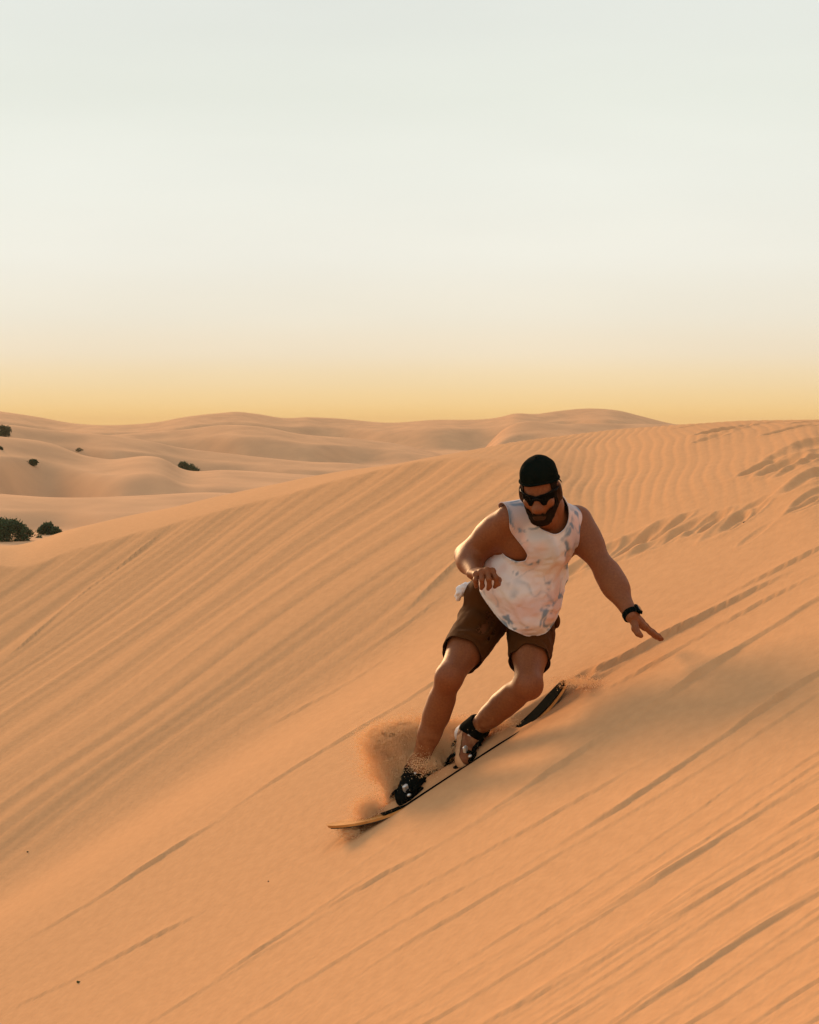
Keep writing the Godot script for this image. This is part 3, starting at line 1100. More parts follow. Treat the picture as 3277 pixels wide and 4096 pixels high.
func make_head_wear(person: Node3D, head: Transform3D) -> void:
	# beard: short dark stubble shell along the jaw, chin and upper lip
	var grown := head_field(0.0045)
	grown.settle(func(p: Vector3) -> float: return 0.0016 * fine.get_noise_3d(p.x * 190.0, p.y * 120.0, p.z * 190.0) + 0.001 * slow.get_noise_3d(p.x * 60.0, p.y * 60.0, p.z * 60.0))
	var shell := grown.skin()
	var cut := PackedFloat32Array()
	for p in (shell[0] as PackedVector3Array):
		var c := beard_line(p) + 0.006 * slow.get_noise_3d(p.x * 110.0, p.y * 110.0, p.z * 110.0) + 0.003
		# the lips stay free
		c = maxf(c, 0.0075 - Vector2(absf(p.x) * 0.36, p.y + 0.0705).length() if p.z > 0.05 else -1.0)
		cut.append(c)
	var kept := thicken(trim(shell, cut), 0.003)
	var hair := paint(srgb(30, 20, 13), 1.0)
	hair.metallic_specular = 0.12
	mesh_node("beard", to_mesh(moved(kept, head)), hair, person)
	cut.clear()
	for p in (shell[0] as PackedVector3Array):
		var c := maxf(p.y - 0.085, p.z - 0.052 + 0.25 * maxf(0.0, 0.03 - p.y))
		c = maxf(c, -0.045 - p.y + 0.4 * maxf(0.0, p.z))
		c = maxf(c, 0.040 - Vector2(p.y + 0.004, p.z + 0.010).length() if absf(p.x) > 0.05 else -1.0)
		cut.append(c)
	kept = thicken(trim(shell, cut), 0.003)
	mesh_node("hair", to_mesh(moved(kept, head)), hair, person)

	# cap worn backwards
	var cloth := paint(srgb(9, 17, 14), 1.0)
	cloth.metallic_specular = 0.1
	var dome := Flesh.new(Vector3(-0.115, -0.04, -0.135), Vector3(0.115, 0.17, 0.125), 0.0042, 0.006)
	dome.lump(Vector3(0, 0.040, -0.012), Basis(), Vector3(0.0835, 0.104, 0.104))
	dome.lump(Vector3(0, 0.086, -0.006), Basis(), Vector3(0.078, 0.054, 0.092))
	var ridge := func(p: Vector3) -> float:
		var a := atan2(p.x, p.z + 0.012)
		var seam := absf(sin(a * 3.0))
		return 0.0014 * exp(-seam * seam / 0.006) + 0.0016 * slow.get_noise_3d(p.x * 26.0, p.y * 26.0, p.z * 26.0)
	dome.settle(ridge)
	var crown := dome.skin()
	cut.clear()
	for p in (crown[0] as PackedVector3Array):
		cut.append(0.048 + 0.20 * p.z - p.y + 0.003 * sin(p.x * 40.0))
	var sheet := trim(crown, cut)
	var cap := mesh_node("cap", to_mesh(moved(thicken(sheet, 0.003), head)), cloth, person)
	cap.set_meta("label", "black cap worn backwards")
	var band := []
	for k in 49:
		var a := TAU * k / 48.0
		var p := Vector3(0.0848 * sin(a), 0.0, -0.012 + 0.1052 * cos(a))
		p.y = 0.051 + 0.20 * p.z + 0.003 * sin(p.x * 40.0)
		band.append(head * p)
	var thick := []
	thick.resize(49)
	thick.fill(0.0042)
	mesh_node("band", to_mesh(tube(band, thick, 8)), cloth, cap)
	mesh_node("button", to_mesh(moved(block_ball(Vector3(0, 0.1465, -0.008), Vector3(0.008, 0.004, 0.008)), head)), cloth, cap)
	# the bill points back over the nape
	var v := PackedVector3Array()
	var n := PackedVector3Array()
	var idx := PackedInt32Array()
	for side in [0.0, 0.0035]:
		for i in 17:
			for j in 7:
				var a := lerpf(-1.15, 1.15, i / 16.0)
				var t := j / 6.0
				var reach := 0.066 * pow(cos(a * 0.95), 0.7)
				var p := Vector3(sin(a) * (0.084 + 0.004 * t), 0.026, -0.012 - cos(a) * 0.105 - reach * t)
				p.y += -0.55 * reach * t - 0.9 * p.x * p.x * 4.0 * t * 0.5 - side
				v.append(head * p)
				n.append(head.basis * Vector3(0, 1 if side == 0.0 else -1, -0.3).normalized())
	for side in 2:
		for i in 16:
			for j in 6:
				var q := side * 119 + i * 7 + j
				idx.append_array(PackedInt32Array([q, q + 1, q + 8, q, q + 8, q + 7]))
	mesh_node("bill", to_mesh([v, n, idx]), cloth, cap)

	# wraparound sunglasses
	var black := paint(srgb(8, 10, 10), 0.5)
	black.metallic_specular = 0.15
	var glass := paint(srgb(5, 7, 7), 0.35)
	glass.metallic_specular = 0.10
	var specs := Node3D.new()
	specs.name = "sunglasses"
	person.add_child(specs, true)
	for s in [-1.0, 1.0]:
		v = PackedVector3Array()
		n = PackedVector3Array()
		idx = PackedInt32Array()
		for layer in [0.0, 0.003]:
			for i in 21:
				for j in 9:
					var t := i / 20.0
					var a: float = lerpf(0.085, 1.12, t)
					var top := 0.0245 + 0.002 * sin(t * PI) + 0.002 * t
					var low := lerpf(0.003, -0.021, smoothstep(0.0, 0.26, t))
					low = lerpf(low, 0.000, pow(smoothstep(0.45, 1.0, t), 1.4))
					var q := Vector3(0.0805 * sin(a) * s, lerpf(low, top, j / 8.0), -0.002 + (0.1035 - layer) * cos(a) - 0.004 * absf(j / 8.0 - 0.6))
					v.append(head * q)
					n.append(head.basis * (Vector3(sin(a) * s, 0.12 * (j - 4) / 4.0, cos(a)).normalized() * (1.0 if layer == 0.0 else -1.0)))
		for layer in 2:
			for i in 20:
				for j in 8:
					var q := layer * 189 + i * 9 + j
					idx.append_array(PackedInt32Array([q, q + 1, q + 10, q, q + 10, q + 9]))
		mesh_node("lens", to_mesh([v, n, idx]), glass, specs)
		mesh_node("temple", to_mesh(tube([head * Vector3(0.072 * s, 0.022, 0.045), head * Vector3(0.080 * s, 0.021, 0.02), head * Vector3(0.083 * s, 0.018, -0.015), head * Vector3(0.080 * s, 0.006, -0.035)], [0.0050, 0.004, 0.0034, 0.003], 8)), black, specs)
	var bar := []
	var wide := []
	for i in 25:
		var a := lerpf(-1.12, 1.12, i / 24.0)
		bar.append(head * Vector3(0.0815 * sin(a), 0.0255 + 0.003 * absf(a) - 0.004 * exp(-a * a * 40.0), -0.002 + 0.1045 * cos(a)))
		wide.append(0.0034)
	mesh_node("brow_bar", to_mesh(tube(bar, wide, 8)), black, specs)
	mesh_node("nose_bridge", to_mesh(tube([head * Vector3(-0.012, 0.012, 0.102), head * Vector3(0, 0.016, 0.106), head * Vector3(0.012, 0.012, 0.102)], [0.0085, 0.0075, 0.0085], 8)), black, specs)


func block_ball(c: Vector3, r: Vector3) -> Array:
	var m := SphereMesh.new()
	m.radius = 1.0
	m.height = 2.0
	m.radial_segments = 14
	m.rings = 8
	var a := m.get_mesh_arrays()
	var v: PackedVector3Array = a[Mesh.ARRAY_VERTEX]
	var n: PackedVector3Array = a[Mesh.ARRAY_NORMAL]
	for i in v.size():
		v[i] = v[i] * r + c
		n[i] = (n[i] / r).normalized()
	return [v, n, a[Mesh.ARRAY_INDEX]]


func make_tank_top(person: Node3D, pelvis: Vector3, spine: Vector3, chest: Vector3, neck: Vector3, sr: Vector3, sl: Vector3, torso: Basis) -> void:
	var xt := torso.x
	var up := torso.y
	var zt := torso.z
	var cloth := Flesh.new(Vector3(0.0, 0.30, -0.50), Vector3(0.62, 1.30, 0.42), 0.0065, 0.016)
	cloth.lump(chest + zt * 0.008, torso, Vector3(0.168, 0.150, 0.136))
	cloth.lump(spine + zt * 0.022 + xt * 0.004, torso, Vector3(0.172, 0.140, 0.140))
	cloth.lump(Vector3(0.3039, 0.7442, -0.0750), Basis(), Vector3(0.168, 0.130, 0.165))
	cloth.lump(Vector3(0.3238, 0.6434, -0.0850), Basis(), Vector3(0.138, 0.120, 0.170))
	cloth.limb(sr + up * 0.006 - xt * 0.012, neck + up * 0.004, 0.067, 0.066)
	cloth.limb(neck + up * 0.004, sl + up * 0.002, 0.066, 0.058)
	cloth.limb(chest, neck + up * 0.03, 0.095, 0.076)
	# the loose front laps over from the collar to his left flank
	var p0 := Vector3(0.4023, 0.9744, 0.0000)
	var p1 := Vector3(0.4978, 0.8144, 0.0000)
	var run := (p1 - p0).normalized()
	var across := Vector3(-run.y, run.x, 0.0)
	if across.x > 0.0:
		across = -across
	var folds := func(p: Vector3) -> float:
		var q := p - pelvis
		var s := q.dot(up)
		var x := q.dot(xt)
		var z := q.dot(zt)
		var shift := 0.0
		var wind := slow.get_noise_3d(p.x * 5.0, p.y * 5.0, p.z * 5.0)
		shift -= 0.010 * wind * smoothstep(0.52, 0.40, s)
		# drapes pulled from his left shoulder to his right hip
		var w := x * 0.55 + s * 0.83
		shift -= 0.0075 * sin(w * 85.0 + 5.0 * wind + x * 14.0) * smoothstep(0.30, 0.05, s) * (0.5 + wind)
		shift -= 0.0045 * sin(x * 120.0 + s * 20.0 + 4.0 * wind) * smoothstep(0.20, 0.30, s) * smoothstep(0.50, 0.40, s) * smoothstep(-0.02, 0.06, x)
		shift -= 0.0060 * smoothstep(0.50, 0.40, s) * fine.get_noise_3d(x * 16.0 + s * 12.0, s * 30.0 - x * 12.0, z * 10.0)
		if z > -0.02:
			var d := (p - p0).dot(across)
			var l := (p - p0).dot(run)
			var lap := smoothstep(-0.024, 0.020, d) * exp(-maxf(d, 0.0) / 0.10) * smoothstep(-0.05, 0.02, l) * smoothstep(0.24, 0.10, l)
			shift -= 0.020 * lap
		# hem flares and ripples in the wind
		shift -= 0.010 * smoothstep(0.10, -0.06, s) * (0.4 + sin(atan2(x, z) * 7.0 + 3.0 * wind))
		return shift
	cloth.settle(folds)
	var whole := cloth.skin()
	var hem_line := []
	for h in [Vector3(0.0933, 0.7722, 0.0500), Vector3(0.1274, 0.7229, 0.0500), Vector3(0.1880, 0.6471, 0.0500), Vector3(0.2733, 0.5825, 0.0500), Vector3(0.3548, 0.5616, 0.0500), Vector3(0.4153, 0.5787, 0.0500), Vector3(0.4492, 0.6395, 0.0500), Vector3(0.4753, 0.7077, 0.0000)]:
		hem_line.append(Vector2(h.x, h.y))
	var cut := PackedFloat32Array()
	for p in (whole[0] as PackedVector3Array):
		var q := p - pelvis
		var s := q.dot(up)
		var x := q.dot(xt)
		var z := q.dot(zt)
		var c := lookup(hem_line, p.x) - p.y + 0.30 * maxf(0.0, 0.04 - p.z) + 0.003 * sin(p.x * 50.0)
		# collar
		var m := p - (neck + zt * 0.028 + up * 0.035)
		c = maxf(c, 0.082 - Vector3(m.dot(xt) * 1.05, m.dot(up) * 0.8, m.dot(zt) * 0.95).length())
		# arm holes
		var a := p - sr
		var ay := a.dot(up)
		var open := -0.032 + 0.082 * exp(-pow(absf(ay + 0.078) / 0.066, 2.6)) - 0.4 * smoothstep(-0.155, -0.21, ay)
		c = maxf(c, open - a.dot(xt))
		var b := p - sl
		var by := b.dot(up)
		open = -0.008 + 0.036 * exp(-pow(absf(by + 0.085) / 0.075, 2.6)) - 0.4 * smoothstep(-0.165, -0.23, by)
		c = maxf(c, b.dot(xt) + open)
		cut.append(c)
	var sheet := trim(whole, cut)
	var rim: Array = sheet[3]
	var edge_at: PackedVector3Array = (sheet[0] as PackedVector3Array).duplicate()
	var solid := thicken(sheet, 0.0025)
	var white := srgb(224, 219, 218).srgb_to_linear()
	var blue := srgb(104, 128, 146).srgb_to_linear()
	var peach := srgb(214, 177, 164).srgb_to_linear()
	var pick := func(p: Vector3) -> Color:
		var w := Vector3(slow.get_noise_3d(p.x * 9.0, p.y * 9.0, p.z * 9.0), slow.get_noise_3d(p.x * 9.0 + 40.0, p.y * 9.0, p.z * 9.0), 0.0) * 0.05
		var q := p + w
		var c := white.lerp(peach, clampf(0.30 + 0.9 * slow.get_noise_3d(q.x * 6.0 + 3.0, q.y * 6.0 - 9.0, q.z * 6.0), 0.0, 0.9))
		var blot := slow.get_noise_3d(q.x * 9.5 + 11.0, q.y * 9.5 + 2.0, q.z * 9.5) + 0.45 * slow.get_noise_3d(q.x * 26.0, q.y * 26.0, q.z * 26.0)
		c = c.lerp(blue, smoothstep(0.24, 0.62, blot) * 0.85)
		c = c.lerp(blue, 0.34 * smoothstep(0.30, 0.50, (p - pelvis).dot(up)) * clampf(0.6 + 0.9 * slow.get_noise_3d(q.x * 8.0 - 5.0, q.y * 8.0, q.z * 8.0), 0.0, 1.0))
		var vein := 1.0 - absf(slow.get_noise_3d(q.x * 7.0 - 20.0, q.y * 7.0, q.z * 7.0)) * 7.0
		c = c.lerp(blue, clampf(vein, 0.0, 1.0) * 0.42 * smoothstep(-0.1, 0.5, slow.get_noise_3d(q.x * 5.0, q.y * 5.0 + 30.0, q.z * 5.0)))
		return c
	var dyed := paint(Color.WHITE, 0.95)
	dyed.vertex_color_use_as_albedo = true
	dyed.backlight_enabled = true
	dyed.backlight = Color(0.25, 0.22, 0.2)
	dyed.metallic_specular = 0.2
	var top := mesh_node("tank_top", to_mesh(solid, coat(solid, pick)), dyed, person)
	top.set_meta("label", "loose white and pink tank top with blue tie-dye blotches")
	# bound edges along hem, collar and arm holes
	var piping := [PackedVector3Array(), PackedVector3Array(), PackedInt32Array()]
	for e in rim:
		var a := edge_at[e[0]]
		var b := edge_at[e[1]]
		if a.distance_to(b) > 0.0008:
			piping = joined(piping, tube([a, b], [0.0026, 0.0026], 5))
	mesh_node("hem", to_mesh(piping, coat(piping, pick)), dyed, top)
	# the back of the hem blown out behind his right hip
	var tail := Flesh.new(Vector3(0.0242, 0.6590, -0.3000), Vector3(0.1396, 0.8099, -0.1000) + Vector3(0, 0, 0.05), 0.0045, 0.006)
	tail.limb(Vector3(0.0539, 0.7025, -0.2200), Vector3(0.0673, 0.7306, -0.2100), 0.013, 0.016)
	tail.limb(Vector3(0.0673, 0.7345, -0.2100), Vector3(0.1040, 0.7547, -0.2000), 0.015, 0.008)
	tail.lump(Vector3(0.0807, 0.7488, -0.2000), Basis(Vector3(0, 0, 1), 0.6), Vector3(0.014, 0.006, 0.014))
	tail.limb(Vector3(0.0481, 0.6908, -0.2200), Vector3(0.0576, 0.7189, -0.2100), 0.006, 0.010)
	tail.limb(Vector3(0.0535, 0.7196, -0.2000), Vector3(0.1196, 0.7274, -0.2000), 0.010, 0.016)
	tail.settle(func(p: Vector3) -> float: return 0.005 * slow.get_noise_3d(p.x * 45.0, p.y * 45.0, p.z * 45.0))
	var crumple := tail.skin()
	mesh_node("back_tail", to_mesh(crumple, coat(crumple, func(_p: Vector3) -> Color: return white)), dyed, top)


func make_shorts(person: Node3D, pelvis: Vector3, hr: Vector3, hl: Vector3, kr: Vector3, kl: Vector3, hips: Basis) -> void:
	var cloth := Flesh.new(Vector3(-0.10, 0.20, -0.45), Vector3(0.56, 0.84, 0.25), 0.0065, 0.010)
	cloth.lump(pelvis + hips.y * 0.02, hips, Vector3(0.176, 0.115, 0.128))
	cloth.limb(hr, hr.lerp(kr, 0.85), 0.102, 0.079)
	cloth.limb(hl, hl.lerp(kl, 0.85), 0.102, 0.079)
	cloth.settle(func(p: Vector3) -> float:
		var w := slow.get_noise_3d(p.x * 7.0, p.y * 7.0, p.z * 7.0)
		var crease := 0.0065 * sin((p.y * 0.93 + absf(p.x - 0.22) * 0.45) * 60.0 + 6.0 * w) * (0.45 + w)
		return 0.008 * w + crease + 0.003 * fine.get_noise_3d(p.x * 18.0, p.y * 18.0, p.z * 18.0))
	var whole := cloth.skin()
	var cut := PackedFloat32Array()
	for p in (whole[0] as PackedVector3Array):
		var tr := (p - hr).dot(kr - hr) / (kr - hr).length_squared()
		var tl := (p - hl).dot(kl - hl) / (kl - hl).length_squared()
		var near_r := (p - hr).cross((kr - hr).normalized()).length()
		var near_l := (p - hl).cross((kl - hl).normalized()).length()
		var c := (tr - 0.655 + 0.20 * (hr.x + 0.02 - p.x)) * 0.4 if near_r < near_l else (tl - 0.63) * 0.4
		c += 0.004 * sin(p.x * 60.0 + p.z * 30.0)
		c = maxf(c, (p - pelvis).dot(hips.y) - 0.115)
		cut.append(c)
	var sheet := trim(whole, cut)
	var brown := paint(srgb(74, 39, 7), 0.9)
	brown.metallic_specular = 0.25
	var o := mesh_node("shorts", to_mesh(thicken(sheet, 0.004)), brown, person)
	# a pocket pulled out at his left hip
	mesh_node("pocket", to_mesh(moved(block_ball(Vector3.ZERO, Vector3(0.016, 0.030, 0.022)), Transform3D(Basis(), Vector3(0.4519, 0.6060, -0.1600)))), brown, o)


func make_foot_wear(person: Node3D, right: Array, left: Array, bn: Vector3) -> void:
	var black := paint(srgb(12, 17, 16), 0.95)
	black.metallic_specular = 0.08
	var white := paint(srgb(226, 220, 212), 0.9)
	var sandy := paint(srgb(196, 150, 108), 1.0)
	for s in [[right, black, "boot"], [left, sandy, "shoe"]]:
		var a: Vector3 = s[0][0]
		var k: Vector3 = s[0][1]
		var t: Vector3 = s[0][2]
		var c := a - bn * 0.02 + t * 0.03
		var shoe := Flesh.new(c - Vector3.ONE * 0.20, c + Vector3.ONE * 0.20, 0.005, 0.008)
		shoe.limb(a + (k - a).normalized() * 0.015, a - bn * 0.05 - t * 0.045, 0.043, 0.040)
		shoe.limb(a - bn * 0.008 + t * 0.02, a - bn * 0.056 + t * 0.13, 0.046, 0.032)
		shoe.limb(a - bn * 0.066 - t * 0.05, a - bn * 0.072 + t * 0.135, 0.034, 0.030)
		shoe.settle(func(p: Vector3) -> float: return 0.002 * slow.get_noise_3d(p.x * 40.0, p.y * 40.0, p.z * 40.0))
		var whole := shoe.skin()
		var cut := PackedFloat32Array()
		for p in (whole[0] as PackedVector3Array):
			cut.append((p - a).dot((k - a).normalized()) - 0.022)
		mesh_node(s[2], to_mesh(thicken(trim(whole, cut), 0.003)), s[1], person)
	# dark cuff with a small white emblem round his left ankle, white sock below it
	var a: Vector3 = left[0]
	var k: Vector3 = left[1]
	var t: Vector3 = left[2]
	var leg := (k - a).normalized()
	var cuff := mesh_node("ankle_cuff", to_mesh(tube([a - leg * 0.004, a + leg * 0.004, a + leg * 0.072, a + leg * 0.080], [0.048, 0.053, 0.053, 0.048], 20)), black, person)
	mesh_node("sock", to_mesh(tube([a - leg * 0.034, a - leg * 0.024, a - leg * 0.004, a - leg * 0.002], [0.050, 0.0535, 0.0525, 0.048], 20)), white, person)
	mesh_node("heel_patch", to_mesh(moved(block_ball(Vector3.ZERO, Vector3(0.028, 0.040, 0.032)), Transform3D(Basis(), a - bn * 0.030 - t * 0.055 + Vector3(-0.03, 0.01, 0.02)))), white, person)
	# emblem: three leaves over a bar
	var out := (Vector3(0.1, 0.15, 1) - leg * Vector3(0.1, 0.15, 1).dot(leg)).normalized()
	var side := leg.cross(out)
	var mark := [PackedVector3Array(), PackedVector3Array(), PackedInt32Array()]
	var c := a + leg * 0.034 + out * 0.0532
	for q in [-0.6, 0.0, 0.6]:
		var dir := (leg * cos(q) + side * sin(q)).normalized()
		mark = joined(mark, tube([c, c + dir * 0.007, c + dir * 0.013], [0.001, 0.0034, 0.001], 8, 0.5, out))
	mark = joined(mark, tube([c - leg * 0.004 - side * 0.007, c - leg * 0.004 + side * 0.007], [0.0013, 0.0013], 6))
	mesh_node("emblem", to_mesh(mark), white, cuff)


func make_watch(person: Node3D, el: Vector3, wl: Vector3) -> void:
	var along := (wl - el).normalized()
	var c := wl - along * 0.004
	var black := paint(srgb(6, 14, 13), 0.9)
	black.metallic_specular = 0.1
	var strap := mesh_node("watch", to_mesh(tube([c - along * 0.012, c - along * 0.010, c + along * 0.010, c + along * 0.012], [0.030, 0.0345, 0.0345, 0.030], 24)), black, person)
	var out := (Vector3(0.75, 0.35, 0.35) - along * Vector3(0.75, 0.35, 0.35).dot(along)).normalized()
	var b := Basis(along.cross(out), out, along)
	mesh_node("watch_case", to_mesh(block(c + out * 0.036, b, Vector3(0.036, 0.012, 0.038), 0.004)), black, strap)
	mesh_node("watch_glass", to_mesh(block(c + out * 0.0425, b, Vector3(0.028, 0.003, 0.030), 0.001)), paint(srgb(34, 44, 48), 0.08), strap)


# ---- the board ----

func board_axes() -> Basis:
	# at the place where it rides: downhill, off the sand, and along the slope towards the near edge
	var p := Vector2(SPOT.x, SPOT.z) - BOWL
	var g := p.normalized() * STEEP
	var n := Vector3(-g.x, 1.0, -g.y).normalized()
	var u := Vector3(-g.x, -STEEP * STEEP, -g.y).normalized()
	var w := n.cross(u).normalized()
	if w.z < 0.0:
		w = -w
	var tilt := Basis(u, deg_to_rad(6))
	return Basis(-u, tilt * n, tilt * w)


func board_point(u: float, w: float, lift: float) -> Vector3:
	var rise := 0.0
	if u > 0.25:
		rise = 0.095 * pow((u - 0.25) / 0.31, 1.6)
	elif u < -0.30:
		rise = 0.058 * pow((-0.30 - u) / 0.26, 1.6)
	return Vector3(-u, rise + lift, w)


func make_board() -> void:
	var axes := board_axes()
	var root := Node3D.new()
	root.name = "sandboard"
	add_child(root)
	root.transform = Transform3D(axes, SPOT + axes.y * -0.020 + axes.z * -0.05 + axes.x * -(-0.055))
	label(root, "wooden sandboard with black deck pads and bindings under the rider's feet", "sandboard")
	var wood := StandardMaterial3D.new()
	wood.albedo_color = srgb(214, 156, 92)
	wood.albedo_texture = ramp_texture(31, 512, 64, 0.03, srgb(200, 188, 170), srgb(255, 255, 255))
	wood.roughness = 0.75
	wood.metallic_specular = 0.2
	var black := paint(srgb(9, 13, 12), 1.0)
	black.metallic_specular = 0.03
	var steel := paint(srgb(205, 205, 200), 0.3, 0.7)
	var grey := paint(srgb(92, 98, 98), 0.5)
	mesh_node("deck", board_sheet(-0.565, 0.565, 1.0, 0.0, 0.011), wood, root)
	mesh_node("deck_pad", board_sheet(-0.562, 0.36, 0.955, 0.0135, 0.0025), black, root)
	mesh_node("base_sheet", board_sheet(-0.56, 0.56, 0.97, -0.0045, 0.003), paint(srgb(40, 40, 38), 0.35), root)
	# two bindings: plate, highback, two straps with buckles
	for at in [0.175, -0.075]:
		var b := Node3D.new()
		b.name = "binding"
		root.add_child(b, true)
		var turn := Basis(Vector3.UP, deg_to_rad(-58.0 if at > 0.0 else -40.0))
		b.transform = Transform3D(turn, Vector3(-at, 0.016, -0.03 if at > 0.0 else -0.02))
		mesh_node("base_plate", to_mesh(block(Vector3(0, 0.008, 0.0), Basis(), Vector3(0.135, 0.016, 0.235), 0.005)), black, b)
		mesh_node("disc", to_mesh(tube([Vector3(0, 0.014, 0), Vector3(0, 0.020, 0)], [0.048, 0.046], 24)), grey, b)
		for s in [-1.0, 1.0]:
			mesh_node("side_rail", to_mesh(tube([Vector3(0.062 * s, 0.012, 0.10), Vector3(0.064 * s, 0.030, 0.05), Vector3(0.064 * s, 0.042, -0.03), Vector3(0.060 * s, 0.060, -0.09)], [0.009, 0.012, 0.014, 0.010], 8)), black, b)
		var hoop := []
		var thick := []
		for k in 13:
			var a := PI * k / 12.0
			hoop.append(Vector3(0.060 * cos(a), 0.055 + 0.012 * sin(a), -0.085 - 0.040 * sin(a)))
			thick.append(0.012)
		mesh_node("heel_hoop", to_mesh(tube(hoop, thick, 8)), black, b)
		for z in [[0.075, 0.050, "toe_strap"], [-0.005, 0.085, "ankle_strap"]]:
			var arc := []
			var r := []
			for k in 15:
				var a := PI * k / 14.0
				arc.append(Vector3(0.066 * cos(a), 0.026 + (float(z[1]) - 0.02) * sin(a), float(z[0]) + 0.02 * sin(a)))
				r.append(0.019)
			mesh_node(z[2], to_mesh(tube(arc, r, 10, 0.28, Vector3(0, 0.5, 0.1))), black, b)
			mesh_node("buckle", to_mesh(block(Vector3(0.058, 0.026 + float(z[1]) * 0.48, float(z[0]) + 0.018), Basis(Vector3(0, 0, 1), -0.5), Vector3(0.014, 0.034, 0.026), 0.004)), steel, b)
		mesh_node("screw", to_mesh(block_ball(Vector3(0.07, 0.022, 0.105), Vector3(0.009, 0.007, 0.009))), steel, b)


# one sheet of the board: outline with round nose and tail, curved up at both ends
func board_sheet(from: float, to: float, width: float, lift: float, thick: float) -> ArrayMesh:
	var v := PackedVector3Array()
	var n := PackedVector3Array()
	var uv := PackedVector2Array()
	var idx := PackedInt32Array()
	var nu := 72
	var nw := 12
	for side in 2:
		for i in nu + 1:
			var u := lerpf(from, to, i / float(nu))
			var q := absf(u) / 0.57
			var half := (0.132 + 0.010 * cos((u) * 5.0 + PI)) * pow(maxf(0.0, 1.0 - pow(q, 6.0)), 0.5) * width + 0.002
			for j in nw + 1:
				var w := lerpf(-half, half, j / float(nw))
				var p := board_point(u, w, lift + (thick if side == 0 else 0.0))
				var ahead := board_point(u + 0.01, w, 0.0) - board_point(u - 0.01, w, 0.0)
				v.append(p)
				n.append(Vector3(ahead.y, -ahead.x, 0.0).normalized() * (1.0 if side == 0 else -1.0))
				uv.append(Vector2(u * 0.9, w * 3.0))
	var m := (nu + 1) * (nw + 1)
	for side in 2:
		for i in nu:
			for j in nw:
				var q := side * m + i * (nw + 1) + j
				idx.append_array(PackedInt32Array([q, q + 1, q + nw + 2, q, q + nw + 2, q + nw + 1]))
	# edge wall
	var base := v.size()
	var rim := []
	for i in nu + 1:
		rim.append(i * (nw + 1))
	for j in range(1, nw + 1):
		rim.append(nu * (nw + 1) + j)
	for i in range(nu - 1, -1, -1):
		rim.append(i * (nw + 1) + nw)
	for j in range(nw - 1, 0, -1):
		rim.append(j)
	for k in rim.size():
		var a: int = rim[k]
		var b: int = rim[(k + 1) % rim.size()]
		var o: int = rim[(k + rim.size() - 1) % rim.size()]
		var dir := v[b] - v[o]
		var out := Vector3(dir.z, 0, -dir.x).normalized()
		if out.dot(Vector3(v[a].x * 0.2, 0, v[a].z)) < 0.0:
			out = -out
		for p in [v[a], v[a + m]]:
			v.append(p)
			n.append(out)
			uv.append(Vector2(p.x * 0.9, p.y * 3.0))
	for k in rim.size():
		var a := base + k * 2
		var b := base + ((k + 1) % rim.size()) * 2
		idx.append_array(PackedInt32Array([a, b, b + 1, a, b + 1, a + 1]))
	return to_mesh([v, n, idx], PackedColorArray(), uv)


# ---- flying sand ----

